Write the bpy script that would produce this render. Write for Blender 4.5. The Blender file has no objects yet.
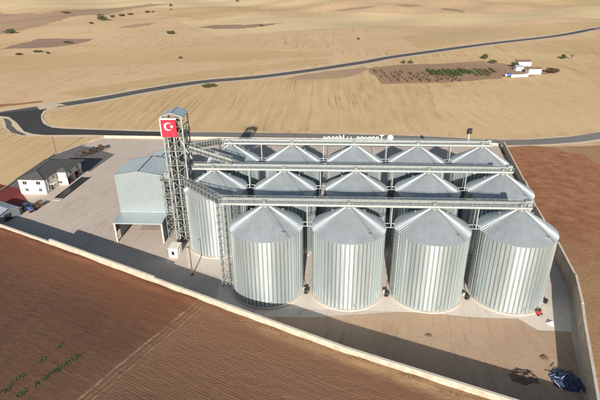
import bpy, bmesh, math, random
from mathutils import Vector, Matrix, noise, geometry
random.seed(7)
R = math.radians
scn = bpy.context.scene
COL = scn.collection

# ------------------------------------------------------------------ camera
CX, CY, CZ = 14.27, -106.71, 75.83
PITCH, ROLL, YAW, FPX = .44, -.0085, -.0548, 488.17
fw = Vector((math.sin(YAW)*math.cos(PITCH), math.cos(YAW)*math.cos(PITCH), -math.sin(PITCH)))
rt0 = Vector((math.cos(YAW), -math.sin(YAW), 0)); up0 = rt0.cross(fw)
rt = math.cos(ROLL)*rt0 + math.sin(ROLL)*up0; up = -math.sin(ROLL)*rt0 + math.cos(ROLL)*up0
cd = bpy.data.cameras.new('camera'); cam = bpy.data.objects.new('camera', cd); COL.objects.link(cam)
cam.matrix_world = Matrix(((rt.x, up.x, -fw.x, CX), (rt.y, up.y, -fw.y, CY), (rt.z, up.z, -fw.z, CZ), (0, 0, 0, 1)))
cd.sensor_width = 36; cd.lens = 36*FPX/600; cd.clip_start = 1; cd.clip_end = 30000
scn.camera = cam

# ------------------------------------------------------------------ sky, sun, exposure
SUN_EL, SUN_AZ = R(19.0), R(1.5)            # light travels towards +Y, slightly to the right
w = bpy.data.worlds.new('World'); scn.world = w; w.use_nodes = True
nt = w.node_tree
sky = nt.nodes.new('ShaderNodeTexSky'); sky.sky_type = 'NISHITA'; sky.sun_disc = False
sky.sun_elevation = SUN_EL; sky.sun_rotation = math.pi + SUN_AZ
sky.air_density = 1.2; sky.dust_density = 1.0
nt.nodes['Background'].inputs[1].default_value = .056
nt.links.new(sky.outputs[0], nt.nodes['Background'].inputs[0])
sl = bpy.data.lights.new('sun', 'SUN'); sl.energy = 5.0; sl.angle = R(.53); sl.color = (1, .92, .81)
sun = bpy.data.objects.new('sun', sl); COL.objects.link(sun)
sd = Vector((math.sin(SUN_AZ)*math.cos(SUN_EL), math.cos(SUN_AZ)*math.cos(SUN_EL), -math.sin(SUN_EL)))
sun.rotation_euler = sd.to_track_quat('-Z', 'Y').to_euler(); sun.location = (0, -200, 120)
vs = scn.view_settings; vs.view_transform = 'Standard'; vs.look = 'None'; vs.gamma = 1; vs.use_curve_mapping = False
vs.exposure = .9

# ------------------------------------------------------------------ helpers
def sstep(a, b, x):
    t = max(0., min(1., (x-a)/(b-a))); return t*t*(3-2*t)
def terr(x, y):
    r = math.hypot(x-CX, y-CY)
    a = sstep(480, 1100, r)
    if a <= 0: return 0.
    z = 5.0*math.sin(x/135+.6)*math.sin(y/170+.4) + 3.2*math.sin(x/61+y/95+1.) + 1.5*math.sin(x/33-y/47)
    z += 9*sstep(1300, 3000, r)*math.sin(x/420+y/600)
    return a*z
def un(px, py, z=0.):
    d = fw + (px-300)/FPX*rt - (py-200)/FPX*up
    t = (z-CZ)/d.z
    return Vector((CX+t*d.x, CY+t*d.y, z))
def unt(px, py, off=0.):                     # pixel -> point on the terrain
    d = fw + (px-300)/FPX*rt - (py-200)/FPX*up
    o = Vector((CX, CY, CZ)); t = 100.
    while t < 6000:
        q = o+t*d
        if q.z <= terr(q.x, q.y): break
        t += 2.
    q = o+(t-1)*d
    return Vector((q.x, q.y, terr(q.x, q.y)+off))

class MB:
    def __init__(s): s.v = []; s.f = []
    def face(s, pts):
        n = len(s.v); s.v += [tuple(p) for p in pts]; s.f.append(tuple(range(n, n+len(pts)))); return s
    def box(s, c, d, rz=0., top=1.):         # centre of base, dims
        n = len(s.v); cx, cy, cz = c; a, b, h = d[0]/2, d[1]/2, d[2]; C, S = math.cos(rz), math.sin(rz)
        for z, k in ((0, 1.), (h, top)):
            for x, y in ((-a, -b), (a, -b), (a, b), (-a, b)):
                s.v.append((cx+(x*C-y*S)*k, cy+(x*S+y*C)*k, cz+z))
        s.f += [tuple(n+i for i in f) for f in ((3,2,1,0),(4,5,6,7),(0,1,5,4),(1,2,6,5),(2,3,7,6),(3,0,4,7))]
        return s
    def bar(s, a, b, wd, ht=None):           # square bar between two points
        a = Vector(a); b = Vector(b); ht = ht or wd; d = (b-a)
        if d.length < 1e-5: return s
        d.normalize(); u = d.cross(Vector((0, 0, 1)))
        if u.length < 1e-3: u = Vector((1, 0, 0))
        u.normalize(); v = u.cross(d); n = len(s.v)
        for p in (a, b):
            for i, j in ((-1,-1),(1,-1),(1,1),(-1,1)): s.v.append(tuple(p+u*i*wd/2+v*j*ht/2))
        s.f += [tuple(n+i for i in f) for f in ((3,2,1,0),(4,5,6,7),(0,1,5,4),(1,2,6,5),(2,3,7,6),(3,0,4,7))]
        return s
    def tube(s, a, b, r, r2=None, n=10):
        a = Vector(a); b = Vector(b); r2 = r if r2 is None else r2; d = (b-a).normalized()
        u = d.cross(Vector((0, 0, 1)))
        if u.length < 1e-3: u = Vector((1, 0, 0))
        u.normalize(); v = u.cross(d); k = len(s.v)
        for p, q in ((a, r), (b, r2)):
            for i in range(n):
                t = 2*math.pi*i/n; s.v.append(tuple(p+u*q*math.cos(t)+v*q*math.sin(t)))
        for i in range(n): j = (i+1) % n; s.f.append((k+i, k+j, k+n+j, k+n+i))
        s.f.append(tuple(k+i for i in range(n-1, -1, -1))); s.f.append(tuple(k+n+i for i in range(n)))
        return s
    def lathe(s, prof, n=48, c=(0, 0)):
        k = len(s.v); m = len(prof)
        for i in range(n):
            t = 2*math.pi*i/n
            for r, z in prof: s.v.append((c[0]+r*math.cos(t), c[1]+r*math.sin(t), z))
        for i in range(n):
            j = (i+1) % n
            for q in range(m-1): s.f.append((k+i*m+q, k+j*m+q, k+j*m+q+1, k+i*m+q+1))
        return s
    def prism(s, poly, z0, z1):              # polygon in xy extruded
        n = len(s.v); m = len(poly)
        s.v += [(x, y, z0) for x, y in poly]+[(x, y, z1) for x, y in poly]
        for i in range(m): j = (i+1) % m; s.f.append((n+i, n+j, n+m+j, n+m+i))
        s.f.append(tuple(n+i for i in range(m-1, -1, -1))); s.f.append(tuple(n+m+i for i in range(m)))
        return s
    def mesh(s, name, mat, smooth=False, bevel=0):
        me = bpy.data.meshes.new(name); me.from_pydata(s.v, [], s.f); me.validate()
        bm = bmesh.new(); bm.from_mesh(me); bmesh.ops.recalc_face_normals(bm, faces=bm.faces)
        if bevel: bmesh.ops.bevel(bm, geom=list(bm.edges), offset=bevel, segments=2, affect='EDGES', clamp_overlap=True)
        bm.to_mesh(me); bm.free(); me.materials.append(mat)
        if smooth: me.polygons.foreach_set('use_smooth', [True]*len(me.polygons))
        return me
    def build(s, name, mat, parent=None, smooth=False, bevel=0):
        o = bpy.data.objects.new(name, s.mesh(name, mat, smooth, bevel)); COL.objects.link(o)
        if parent: o.parent = parent
        return o
def sheet(s): pass
def empty(name, loc, rz=0):
    o = bpy.data.objects.new(name, None); COL.objects.link(o); o.location = loc; o.rotation_euler = (0, 0, rz); o.empty_display_size = .5; return o
def tag(o, label=None, cat=None, group=None, kind=None):
    if label: o['label'] = label
    if cat: o['category'] = cat
    if group: o['group'] = group
    if kind: o['kind'] = kind
    return o
def copy_tree(o, parent=None):
    c = o.copy(); COL.objects.link(c); c.parent = parent
    for ch in list(o.children): copy_tree(ch, c)
    return c

# ------------------------------------------------------------------ materials
def mat(name, col, rough=.8, metal=0., var=.12, scale=1.5, bump=0., bscale=8., aniso=0., arot=0., tang=None, detail=6, col2=None, spec=.4, bdist=.05, zs=1., rand=0.):
    m = bpy.data.materials.new(name); m.use_nodes = True; t = m.node_tree; N = t.nodes; L = t.links
    b = N['Principled BSDF']; b.inputs['Roughness'].default_value = rough; b.inputs['Metallic'].default_value = metal
    b.inputs['Specular IOR Level'].default_value = spec
    tc = N.new('ShaderNodeTexCoord'); nz = N.new('ShaderNodeTexNoise'); nz.inputs['Scale'].default_value = scale; nz.inputs['Detail'].default_value = detail
    nz.inputs['Roughness'].default_value = .65
    mp = N.new('ShaderNodeMapping'); mp.inputs['Scale'].default_value = (1, 1, zs); L.new(tc.outputs['Object'], mp.inputs[0]); L.new(mp.outputs[0], nz.inputs['Vector'])
    cr = N.new('ShaderNodeValToRGB'); c2 = col2 or tuple(c*(1-2*var) for c in col)
    cr.color_ramp.elements[0].position = .3; cr.color_ramp.elements[1].position = .7
    cr.color_ramp.elements[0].color = (*c2, 1); cr.color_ramp.elements[1].color = (*[min(1, c*(1+var*.5)) for c in col], 1)
    L.new(nz.outputs[0], cr.inputs[0]); L.new(cr.outputs[0], b.inputs['Base Color'])
    if rand:
        oi = N.new('ShaderNodeObjectInfo'); r1 = N.new('ShaderNodeMapRange'); r1.inputs[3].default_value = 1-rand; r1.inputs[4].default_value = 1+rand*.6; L.new(oi.outputs['Random'], r1.inputs[0])
        va_ = N.new('ShaderNodeVectorMath'); va_.operation = 'SCALE'; L.new(cr.outputs[0], va_.inputs[0]); L.new(r1.outputs[0], va_.inputs['Scale']); L.new(va_.outputs[0], b.inputs['Base Color'])
        mp.inputs['Location'].default_value = (0, 0, 0); la = N.new('ShaderNodeVectorMath'); la.operation = 'ADD'; L.new(mp.outputs[0], la.inputs[0]); sc_ = N.new('ShaderNodeMath'); sc_.operation = 'MULTIPLY'; sc_.inputs[1].default_value = 90; L.new(oi.outputs['Random'], sc_.inputs[0]); L.new(sc_.outputs[0], la.inputs[1]); L.new(la.outputs[0], nz.inputs['Vector'])
    if bump:
        n2 = N.new('ShaderNodeTexNoise'); n2.inputs['Scale'].default_value = bscale; n2.inputs['Detail'].default_value = 5
        L.new(tc.outputs['Object'], n2.inputs['Vector'])
        bp = N.new('ShaderNodeBump'); bp.inputs['Strength'].default_value = bump; bp.inputs['Distance'].default_value = bdist
        L.new(n2.outputs[0], bp.inputs['Height']); L.new(bp.outputs[0], b.inputs['Normal'])
    if aniso:
        b.inputs['Anisotropic'].default_value = aniso; b.inputs['Anisotropic Rotation'].default_value = arot
        tg = N.new('ShaderNodeTangent'); tg.direction_type = 'RADIAL'; tg.axis = 'Z'; L.new(tg.outputs[0], b.inputs['Tangent'])
    return m

def field_mat(name, cols, angle, width, streak, wave=0., wscale=.3, warp=2., rough=.95, bump=.25, big=.006, mid=.05, midamt=.35, lines=0., lwidth=1.6):
    """crop or soil surface: big patches, mid blotches, streaks along the working direction, optional pass lines"""
    m = bpy.data.materials.new(name); m.use_nodes = True; t = m.node_tree; N = t.nodes; L = t.links
    b = N['Principled BSDF']; b.inputs['Roughness'].default_value = rough; b.inputs['Specular IOR Level'].default_value = .1
    g = N.new('ShaderNodeNewGeometry')
    def noise_(vec, sc, det=5, rg=.6):
        n = N.new('ShaderNodeTexNoise'); n.inputs['Scale'].default_value = sc; n.inputs['Detail'].default_value = det; n.inputs['Roughness'].default_value = rg
        L.new(vec, n.inputs['Vector']); return n.outputs[0]
    def math_(op, a, bb):
        n = N.new('ShaderNodeMath'); n.operation = op
        for i, q in enumerate((a, bb)):
            if isinstance(q, (int, float)): n.inputs[i].default_value = q
            else: L.new(q, n.inputs[i])
        return n.outputs[0]
    mp = N.new('ShaderNodeMapping'); mp.inputs['Rotation'].default_value = (0, 0, angle); mp.inputs['Scale'].default_value = (1/width, .012, 1)
    # warp a little so the passes are not ruler-straight
    wn = N.new('ShaderNodeTexNoise'); wn.inputs['Scale'].default_value = .012; wn.inputs['Detail'].default_value = 2
    L.new(g.outputs['Position'], wn.inputs['Vector'])
    va = N.new('ShaderNodeVectorMath'); va.operation = 'MULTIPLY_ADD'; va.inputs[1].default_value = (warp*8,)*3
    L.new(wn.outputs['Color'], va.inputs[0]); L.new(g.outputs['Position'], va.inputs[2])
    L.new(va.outputs[0], mp.inputs['Vector'])
    s1 = noise_(mp.outputs[0], 1.0, 4, .6)
    bigo = noise_(g.outputs['Position'], big, 4, .55); mido = noise_(g.outputs['Position'], mid, 6, .65); fine = noise_(g.outputs['Position'], 1.1, 4, .7)
    f = math_('ADD', math_('MULTIPLY', bigo, .9), math_('MULTIPLY', mido, midamt))
    f = math_('ADD', f, math_('MULTIPLY', s1, streak))
    f = math_('ADD', f, math_('MULTIPLY', fine, .22))
    if wave:
        wv = N.new('ShaderNodeTexWave'); wv.inputs['Scale'].default_value = wscale; wv.inputs['Distortion'].default_value = 1.2; wv.inputs['Detail'].default_value = 2; wv.inputs['Detail Scale'].default_value = .6
        m2 = N.new('ShaderNodeMapping'); m2.inputs['Rotation'].default_value = (0, 0, angle); L.new(va.outputs[0], m2.inputs['Vector']); L.new(m2.outputs[0], wv.inputs['Vector'])
        msk = noise_(g.outputs['Position'], .018, 3)
        f = math_('ADD', f, math_('MULTIPLY', math_('MULTIPLY', wv.outputs['Fac'], msk), wave))
    if lines:
        m3 = N.new('ShaderNodeMapping'); m3.inputs['Rotation'].default_value = (0, 0, angle); m3.inputs['Scale'].default_value = (1/lwidth, .003, 1); L.new(va.outputs[0], m3.inputs['Vector'])
        ln = noise_(m3.outputs[0], 1.0, 3, .55); r3 = N.new('ShaderNodeMapRange'); r3.inputs[1].default_value = .52; r3.inputs[2].default_value = .66; L.new(ln, r3.inputs[0])
        mk = noise_(g.outputs['Position'], .014, 3); r4 = N.new('ShaderNodeMapRange'); r4.inputs[1].default_value = .42; r4.inputs[2].default_value = .6; L.new(mk, r4.inputs[0])
        f = math_('SUBTRACT', f, math_('MULTIPLY', math_('MULTIPLY', r3.outputs[0], r4.outputs[0]), lines))
        f = math_('ADD', f, lines*.12)
    tot = (.9+midamt+streak+.22)*.5 + wave*.25
    rng = (.9*.16+midamt*.2+streak*.22+.22*.2+wave*.2)*1.5
    mr = N.new('ShaderNodeMapRange'); mr.inputs['From Min'].default_value = tot-rng; mr.inputs['From Max'].default_value = tot+rng
    L.new(f, mr.inputs['Value'])
    cr = N.new('ShaderNodeValToRGB'); e = cr.color_ramp.elements
    for i, c in enumerate(cols):
        p = i/(len(cols)-1)
        q = e[0] if i == 0 else (e[1] if i == len(cols)-1 else e.new(p))
        q.position = p; q.color = (*c, 1)
    L.new(mr.outputs[0], cr.inputs[0]); L.new(cr.outputs[0], b.inputs['Base Color'])
    if bump:
        bp = N.new('ShaderNodeBump'); bp.inputs['Strength'].default_value = bump; bp.inputs['Distance'].default_value = .25
        L.new(math_('ADD', fine, s1), bp.inputs['Height']); L.new(bp.outputs[0], b.inputs['Normal'])
    return m

STRAW = [(0.377, 0.248, 0.132), (0.484, 0.331, 0.188), (0.556, 0.390, 0.233), (0.627, 0.459, 0.292)]
SOIL = [(0.067, 0.034, 0.023), (0.099, 0.050, 0.032), (0.129, 0.067, 0.043), (0.174, 0.098, 0.065)]
M = {}
M['far'] = field_mat('far stubble', STRAW, R(-62), 7, .6, mid=.02, midamt=.3, big=.0045, warp=2.5, lines=.5, lwidth=3.5)
M['mid'] = field_mat('combed stubble', [(0.310, 0.202, 0.095), (0.460, 0.313, 0.160), (0.545, 0.384, 0.203), (0.640, 0.480, 0.281)], R(-7), 3.6, 1.0, warp=1.0, big=.008, lines=.65, lwidth=1.05)
M['side'] = field_mat('pale stubble', [(0.410, 0.283, 0.146), (0.495, 0.353, 0.189), (0.550, 0.399, 0.221), (0.610, 0.455, 0.270)], R(96), 5, .5, warp=3, lines=.35, lwidth=3)
M['left'] = field_mat('diagonal stubble', [(0.330, 0.227, 0.113), (0.440, 0.313, 0.162), (0.520, 0.374, 0.200), (0.590, 0.439, 0.259)], R(2), 2.6, 1.0, warp=1, lines=.5, lwidth=1.2)
M['soil'] = field_mat('ploughed soil', SOIL, R(-24.5), 1.6, .5, warp=.3, bump=.5, big=.02, mid=.12, midamt=.5)
M['red'] = field_mat('red bare soil', [(.22, .095, .047), (.275, .122, .062), (.315, .147, .078), (.37, .195, .115)], R(20), 9, .06, warp=6, big=.02, mid=.08, midamt=.5, bump=.08)
M['scrub'] = field_mat('dry scrub earth', [(.20, .115, .056), (.265, .16, .082), (.325, .205, .112), (.39, .26, .155)], R(20), 2, .3, warp=3, big=.03, mid=.15, midamt=.9, bump=.6)
M['farmyard'] = field_mat('farmyard earth', [(.24, .155, .095), (.29, .19, .12), (.33, .22, .14), (.38, .265, .18)], R(75), 5, .3, warp=2)
M['brown'] = field_mat('brown fallow and fold shade', [(.27, .18, .115), (.32, .217, .138), (.36, .25, .16), (.41, .29, .19)], R(75), 8, .4, warp=4)
M['purple'] = field_mat('fallow earth', [(.21, .135, .10), (.255, .165, .122), (.29, .19, .142), (.335, .225, .165)], R(80), 6, .3, warp=4)
M['orch'] = field_mat('orchard earth', [(.21, .125, .078), (.27, .165, .105), (.31, .20, .128), (.37, .25, .165)], R(8), 2.5, .7, warp=1, mid=.12, midamt=.6)
M['verge'] = field_mat('gravel verge', [(.38, .29, .20), (.48, .385, .28), (.56, .46, .35), (.64, .55, .43)], R(0), 2, .2, mid=.2, midamt=.7)
M['yard'] = field_mat('yard concrete', [(0.347, 0.287, 0.242), (0.430, 0.362, 0.308), (0.478, 0.404, 0.351), (0.525, 0.455, 0.401)], R(-38), 5, .45, warp=5, big=.022, mid=.10, midamt=.9, lines=.45, lwidth=1.3, bump=.08, rough=.85)
M['apron'] = field_mat('pale apron concrete', [(.42, .36, .305), (.50, .435, .378), (.55, .485, .428), (.60, .54, .485)], R(80), 5, .35, warp=3, big=.04, mid=.2, midamt=.7, lines=.3, lwidth=1.2, bump=.05, rough=.8)
M['dirt'] = field_mat('packed dirt', [(.27, .18, .12), (.34, .23, .155), (.39, .27, .185), (.44, .32, .225)], R(70), 3, .5, warp=4, big=.03, mid=.15, midamt=.8, bump=.35, lines=.5, lwidth=1.1)
M['asphalt'] = field_mat('asphalt', [(.028, .028, .03), (.04, .04, .043), (.052, .052, .055), (.07, .07, .072)], R(80), 1.5, .3, bump=.05, rough=.8)
M['asphalt2'] = field_mat('worn asphalt', [(.07, .066, .064), (.09, .086, .084), (.115, .11, .106), (.14, .135, .13)], R(60), 1.5, .3, bump=.05, rough=.8)
M['asphalt3'] = field_mat('faded asphalt', [(.13, .12, .115), (.16, .15, .142), (.19, .178, .168), (.22, .21, .2)], R(60), 1.5, .3, bump=.05, rough=.85)
M['grey'] = field_mat('grey paving and house shade', [(.09, .09, .095), (.12, .12, .122), (.14, .138, .14), (.17, .165, .16)], R(5), 3, .3, bump=.05)
M['pave'] = field_mat('red paving', [(.10, .02, .022), (.13, .028, .028), (.16, .036, .034), (.2, .05, .045)], R(5), 3, .3, bump=.05)
M['wallsheet_shade'] = mat('galvanised sheet with corrugation shade', (.20, .235, .245), .44, .6, .10, .35, aniso=.6, arot=.25)  # self-shading of the unmodelled corrugations is put into this darker base colour
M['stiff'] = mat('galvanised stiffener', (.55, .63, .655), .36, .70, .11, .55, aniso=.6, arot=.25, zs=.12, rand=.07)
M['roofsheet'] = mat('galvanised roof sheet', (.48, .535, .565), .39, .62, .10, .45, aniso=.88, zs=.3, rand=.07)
M['steel'] = mat('galvanised steel', (.33, .36, .36), .5, .55, .12, 1.2)
M['steeld'] = mat('weathered steel', (.21, .225, .215), .6, .45, .15, 1.2)
M['deck'] = mat('gallery deck', (.42, .45, .46), .5, .55, .1, .8)
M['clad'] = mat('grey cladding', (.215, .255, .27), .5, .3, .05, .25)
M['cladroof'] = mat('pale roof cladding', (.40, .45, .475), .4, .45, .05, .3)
M['conc'] = mat('pale concrete', (.50, .44, .38), .85, 0, .1, .8, bump=.2)
M['wallc'] = mat('rendered wall', (.46, .37, .30), .9, 0, .2, .5, bump=.2, bscale=3)
M['white'] = mat('white paint', (.80, .79, .75), .7, 0, .03, .8)
M['offwhite'] = mat('off-white render', (.62, .59, .54), .8, 0, .06, .8)
M['roofdark'] = mat('dark roof tiles', (.085, .084, .082), .75, 0, .2, 1.5, bump=.3)
M['roofred'] = mat('brown tiled roof', (.20, .12, .085), .8, 0, .15, .8)
M['glass'] = mat('dark window glass', (.02, .024, .03), .12, 0, .05)
M['black'] = mat('black rubber', (.018, .018, .018), .6)
M['dark'] = mat('dark steel', (.05, .05, .055), .5, .4)
M['rust'] = mat('brown steel', (.14, .085, .055), .7, .2)
M['red_p'] = mat('red paint', (.42, .035, .03), .45)
M['flagred'] = mat('red flag cloth', (.62, .012, .03), .75, 0, .05, 2)
M['flagwhite'] = mat('white flag cloth', (.82, .80, .78), .8, 0, .02)
M['blue_p'] = mat('blue paint', (.05, .09, .26), .5)
M['tarp'] = mat('blue sheeting', (.045, .07, .15), .5, 0, .3, 3)
M['carwhite'] = mat('white car paint', (.72, .72, .71), .3)
M['cardark'] = mat('dark car paint', (.04, .045, .06), .3)
M['bluegrey'] = mat('blue-grey sheet roof', (.40, .47, .54), .45, .4)
M['machine'] = mat('rusty red implement', (.10, .045, .03), .7, .1, .3, 3)
M['bark'] = mat('bark', (.10, .07, .05), .9)
M['leafg'] = mat('grey-green leaves', (.085, .10, .055), .8, 0, .3, 3)
M['leafd'] = mat('olive leaves', (.075, .075, .03), .8, 0, .3, 3)
M['leafb'] = mat('green leaves', (.05, .085, .025), .8, 0, .3, 3)
M['leafbr'] = mat('brownish leaves', (.085, .05, .03), .8, 0, .3, 3)
M['sprout'] = mat('green sprouts', (.06, .10, .03), .8, 0, .3, 3)
M['weed'] = mat('dead weeds', (.10, .07, .04), .9, 0, .3, 3)
M['tipsoil'] = mat('tipped earth', (.19, .125, .08), .95, 0, .3, 2, bump=.5)
M['letter'] = mat('white letter panel', (.85, .84, .80), .5, 0, .02)
M['line'] = mat('road paint', (.7, .69, .65), .8)

# ------------------------------------------------------------------ terrain
def axis(lo, dlo, dhi, hi, step):
    xs = []; x = dlo
    while x <= dhi: xs.append(x); x += step
    s = step; x = dlo
    while x > lo: s *= 1.22; x -= s; xs.insert(0, x)
    s = step; x = xs[-1]
    while x < hi: s *= 1.22; x += s; xs.append(x)
    return xs
xs = axis(-6000, -800, 1000, 6000, 10); ys = axis(-600, 120, 1700, 9000, 10)
g = MB(); nx = len(xs)
for y in ys:
    for x in xs: g.v.append((x, y, terr(x, y)-.02))
for j in range(len(ys)-1):
    for i in range(nx-1): a = j*nx+i; g.f.append((a, a+1, a+nx+1, a+nx))
tag(g.build('ground', M['far'], smooth=True), kind='structure')

def patch(name, pts, m, off, jitter=0., n=0, seg=14., px=True):
    """flat draped sheet; pts in photo pixels (or metres when px is False)"""
    P = [unt(*p) if px else Vector((p[0], p[1], 0)) for p in pts]
    Q = []
    for i, a in enumerate(P):
        b = P[(i+1) % len(P)]; k = max(1, int((b-a).length/seg))
        for q in range(k):
            p = a.lerp(b, q/k)
            if jitter: p = p+Vector((noise.noise(p*.07), noise.noise(p*.07+Vector((9, 3, 1))), 0))*jitter+Vector((noise.noise(p*.31+Vector((2, 5, 1))), noise.noise(p*.31+Vector((9, 3, 4))), 0))*jitter*.5
            Q.append(p)
    nq = len(Q); V2, _, F2, _, _, _ = geometry.delaunay_2d_cdt([Vector((p.x, p.y)) for p in Q], [(i, (i+1) % nq) for i in range(nq)], [], 1, 1e-5)
    bm = bmesh.new(); vv = [bm.verts.new((p.x, p.y, 0)) for p in V2]
    for f in F2: bm.faces.new([vv[i] for i in f])
    for _ in range(n):
        le = [e for e in bm.edges if e.calc_length() > seg*1.6]
        if not le: break
        bmesh.ops.subdivide_edges(bm, edges=le, cuts=1); bmesh.ops.triangulate(bm, faces=bm.faces)
    for v in bm.verts: v.co.z = terr(v.co.x, v.co.y)+off
    bmesh.ops.recalc_face_normals(bm, faces=bm.faces)
    if sum(f.normal.z for f in bm.faces) < 0: bmesh.ops.reverse_faces(bm, faces=bm.faces)
    me = bpy.data.meshes.new(name); bm.to_mesh(me); bm.free(); me.materials.append(m)
    o = bpy.data.objects.new(name, me); COL.objects.link(o); tag(o, kind='structure'); return o

def ribbon(name, line, wdt, m, off, step=6., wvar=0.):
    """road along a smoothed centreline (metres), drape on the terrain"""
    L = [Vector((x, y, 0)) for x, y in line]; pts = []
    for i in range(len(L)-1):
        p0 = L[max(i-1, 0)]; p1 = L[i]; p2 = L[i+1]; p3 = L[min(i+2, len(L)-1)]
        k = max(2, int((p2-p1).length/step))
        for q in range(k):
            t = q/k
            pts.append(.5*((2*p1)+(p2-p0)*t+(2*p0-5*p1+4*p2-p3)*t*t+(3*p1-p0-3*p2+p3)*t**3))
    pts.append(L[-1]); b = MB()
    for i, p in enumerate(pts):
        d = (pts[min(i+1, len(pts)-1)]-pts[max(i-1, 0)]).normalized(); nrm = Vector((-d.y, d.x, 0))
        for sgn in (-1, 1):
            q = p+nrm*sgn*(wdt/2+wvar*noise.noise(p*.11+Vector((sgn*7, 0, 0)))); b.v.append((q.x, q.y, terr(q.x, q.y)+off))
    for i in range(len(pts)-1): b.f.append((2*i+1, 2*i, 2*i+2, 2*i+3))
    return tag(b.build(name, m), kind='structure')

# highway centreline from the photo
HW = [tuple(un(-150, 136).xy), tuple(un(-60, 122).xy), tuple(un(0, 114.2).xy), tuple(un(32, 109.2).xy), (-153, 189), (-134, 206), (-110, 233), (-80, 260), (-44, 277), (-7, 302), (50, 350), (85, 384), (209, 479), (387, 617), (700, 860), (1400, 1420)]
# fields
patch('stubble_field', [(-76, 137), (0, 139), (100, 138), (170, 158), (330, 230), (420, 640-60), (209, 462), (85, 366), (-7, 284), (-80, 243), (-110, 216), (-134, 189), (-150, 172), (-136, 146)], M['mid'], .03, px=False)
patch('pale_field', [(430, 88), (520, 86), (640, 82), (640, 128), (560, 132), (500, 137), (452, 138), (438, 112)], M['side'], .06, jitter=3, seg=8)
patch('left_field', [(-112, 40), (-110, 99), (-101, 116), (-104, 124), (-140, 127), (-158, 140), (-200, 150), (-300, 120), (-330, 60), (-200, 20)], M['left'], .03, px=False)
patch('fallow_field', [(0, 49), (22, 43), (40, 38.5), (95, 39), (72, 45), (50, 47.5)], M['purple'], .11, jitter=5, n=6, seg=5.)
patch('shaded_brown_slope', [(-30, 15), (0, 12.5), (40, 14), (90, 9), (150, 3.5), (170, 4), (130, 9), (108, 14), (75, 16), (40, 26), (0, 34), (-30, 36)], M['brown'], .11, jitter=9, n=6, seg=5.)  # darker brown soil sheet, with the slope's fold shading painted into its colour
patch('brown_strip', [(116, 27.5), (135, 24), (156, 22.5), (150, 25), (130, 28)], M['brown'], .11, jitter=3, n=6, seg=5.)
patch('dark_strip', [(197, 27.3), (215, 24.8), (245, 24.8), (283, 23.2), (262, 26.6), (240, 28.6), (215, 29)], M['purple'], .11, jitter=5, n=6, seg=5.)
patch('brown_strip', [(328, 10.5), (352, 7.8), (378, 5.8), (366, 8.4), (345, 10.6)], M['brown'], .11, jitter=6, n=6, seg=5.)
patch('brown_strip', [(440, 8), (452, 8.5), (466, 11), (462, 13), (446, 10)], M['brown'], .11, jitter=6, n=6, seg=5.)
patch('brown_strip', [(395, 5.5), (412, 4.5), (424, 6), (408, 7)], M['brown'], .11, jitter=6, n=6, seg=5.)
patch('orchard_ground', [(370, 72), (372, 67.5), (400, 64.5), (440, 64), (480, 64.5), (505, 69), (509, 74), (500, 78.5), (440, 82.5), (383, 84)], M['orch'], .1, jitter=3, seg=8)
patch('farm_yard', [(440, 63.6), (480, 61), (516, 62.5), (548, 69.5), (552, 73), (545, 74.6), (528, 77.5), (510, 78), (508, 71), (480, 65)], M['farmyard'], .085, jitter=3, seg=6)
patch('brown_strip', [(282, 79.5), (300, 75.5), (360, 67.5), (372, 69), (352, 76), (315, 80)], M['brown'], .1, jitter=4, seg=8)
patch('brown_strip', [(-30, 108), (0, 104), (18, 103.2), (42, 101), (42, 102.6), (10, 106), (-30, 110.5)], M['red'], .06, jitter=1, seg=6)
M['straw_a'] = field_mat('bleached stubble', [(.44, .325, .18), (.52, .395, .23), (.58, .445, .265), (.64, .50, .315)], R(70), 7, .5, warp=5)
M['straw_b'] = field_mat('tan stubble', [(.355, .245, .125), (.445, .315, .165), (.51, .365, .195), (.57, .42, .24)], R(50), 6, .6, warp=5)
for k_, (pts, mm) in enumerate([([(-60, 60), (60, 53), (190, 50), (330, 52), (330, 56), (250, 60), (120, 64), (0, 72), (-60, 76)], 'straw_b'), ([(180, 22), (330, 13), (470, 14), (640, 8), (640, 17), (520, 20), (400, 26), (300, 30), (220, 36)], 'straw_a'),
        ([(-60, 3), (120, -2), (330, -4), (330, 2), (160, 8), (90, 8), (0, 11), (-60, 12)], 'straw_a'), ([(400, 36), (470, 30), (640, 21), (640, 26), (520, 36), (420, 48)], 'straw_b'), ([(60, 92), (150, 78), (230, 68), (330, 58), (330, 63), (240, 74), (150, 85.5), (80, 97)], 'straw_b'),
        ([(470, 2), (640, -4), (640, 5), (540, 8)], 'straw_b'), ([(160, 14), (230, 6), (330, 4), (300, 10), (200, 20)], 'straw_b')]):
    patch('stubble_field', pts, M[mm], .05+.007*k_, jitter=8, n=6)
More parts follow.
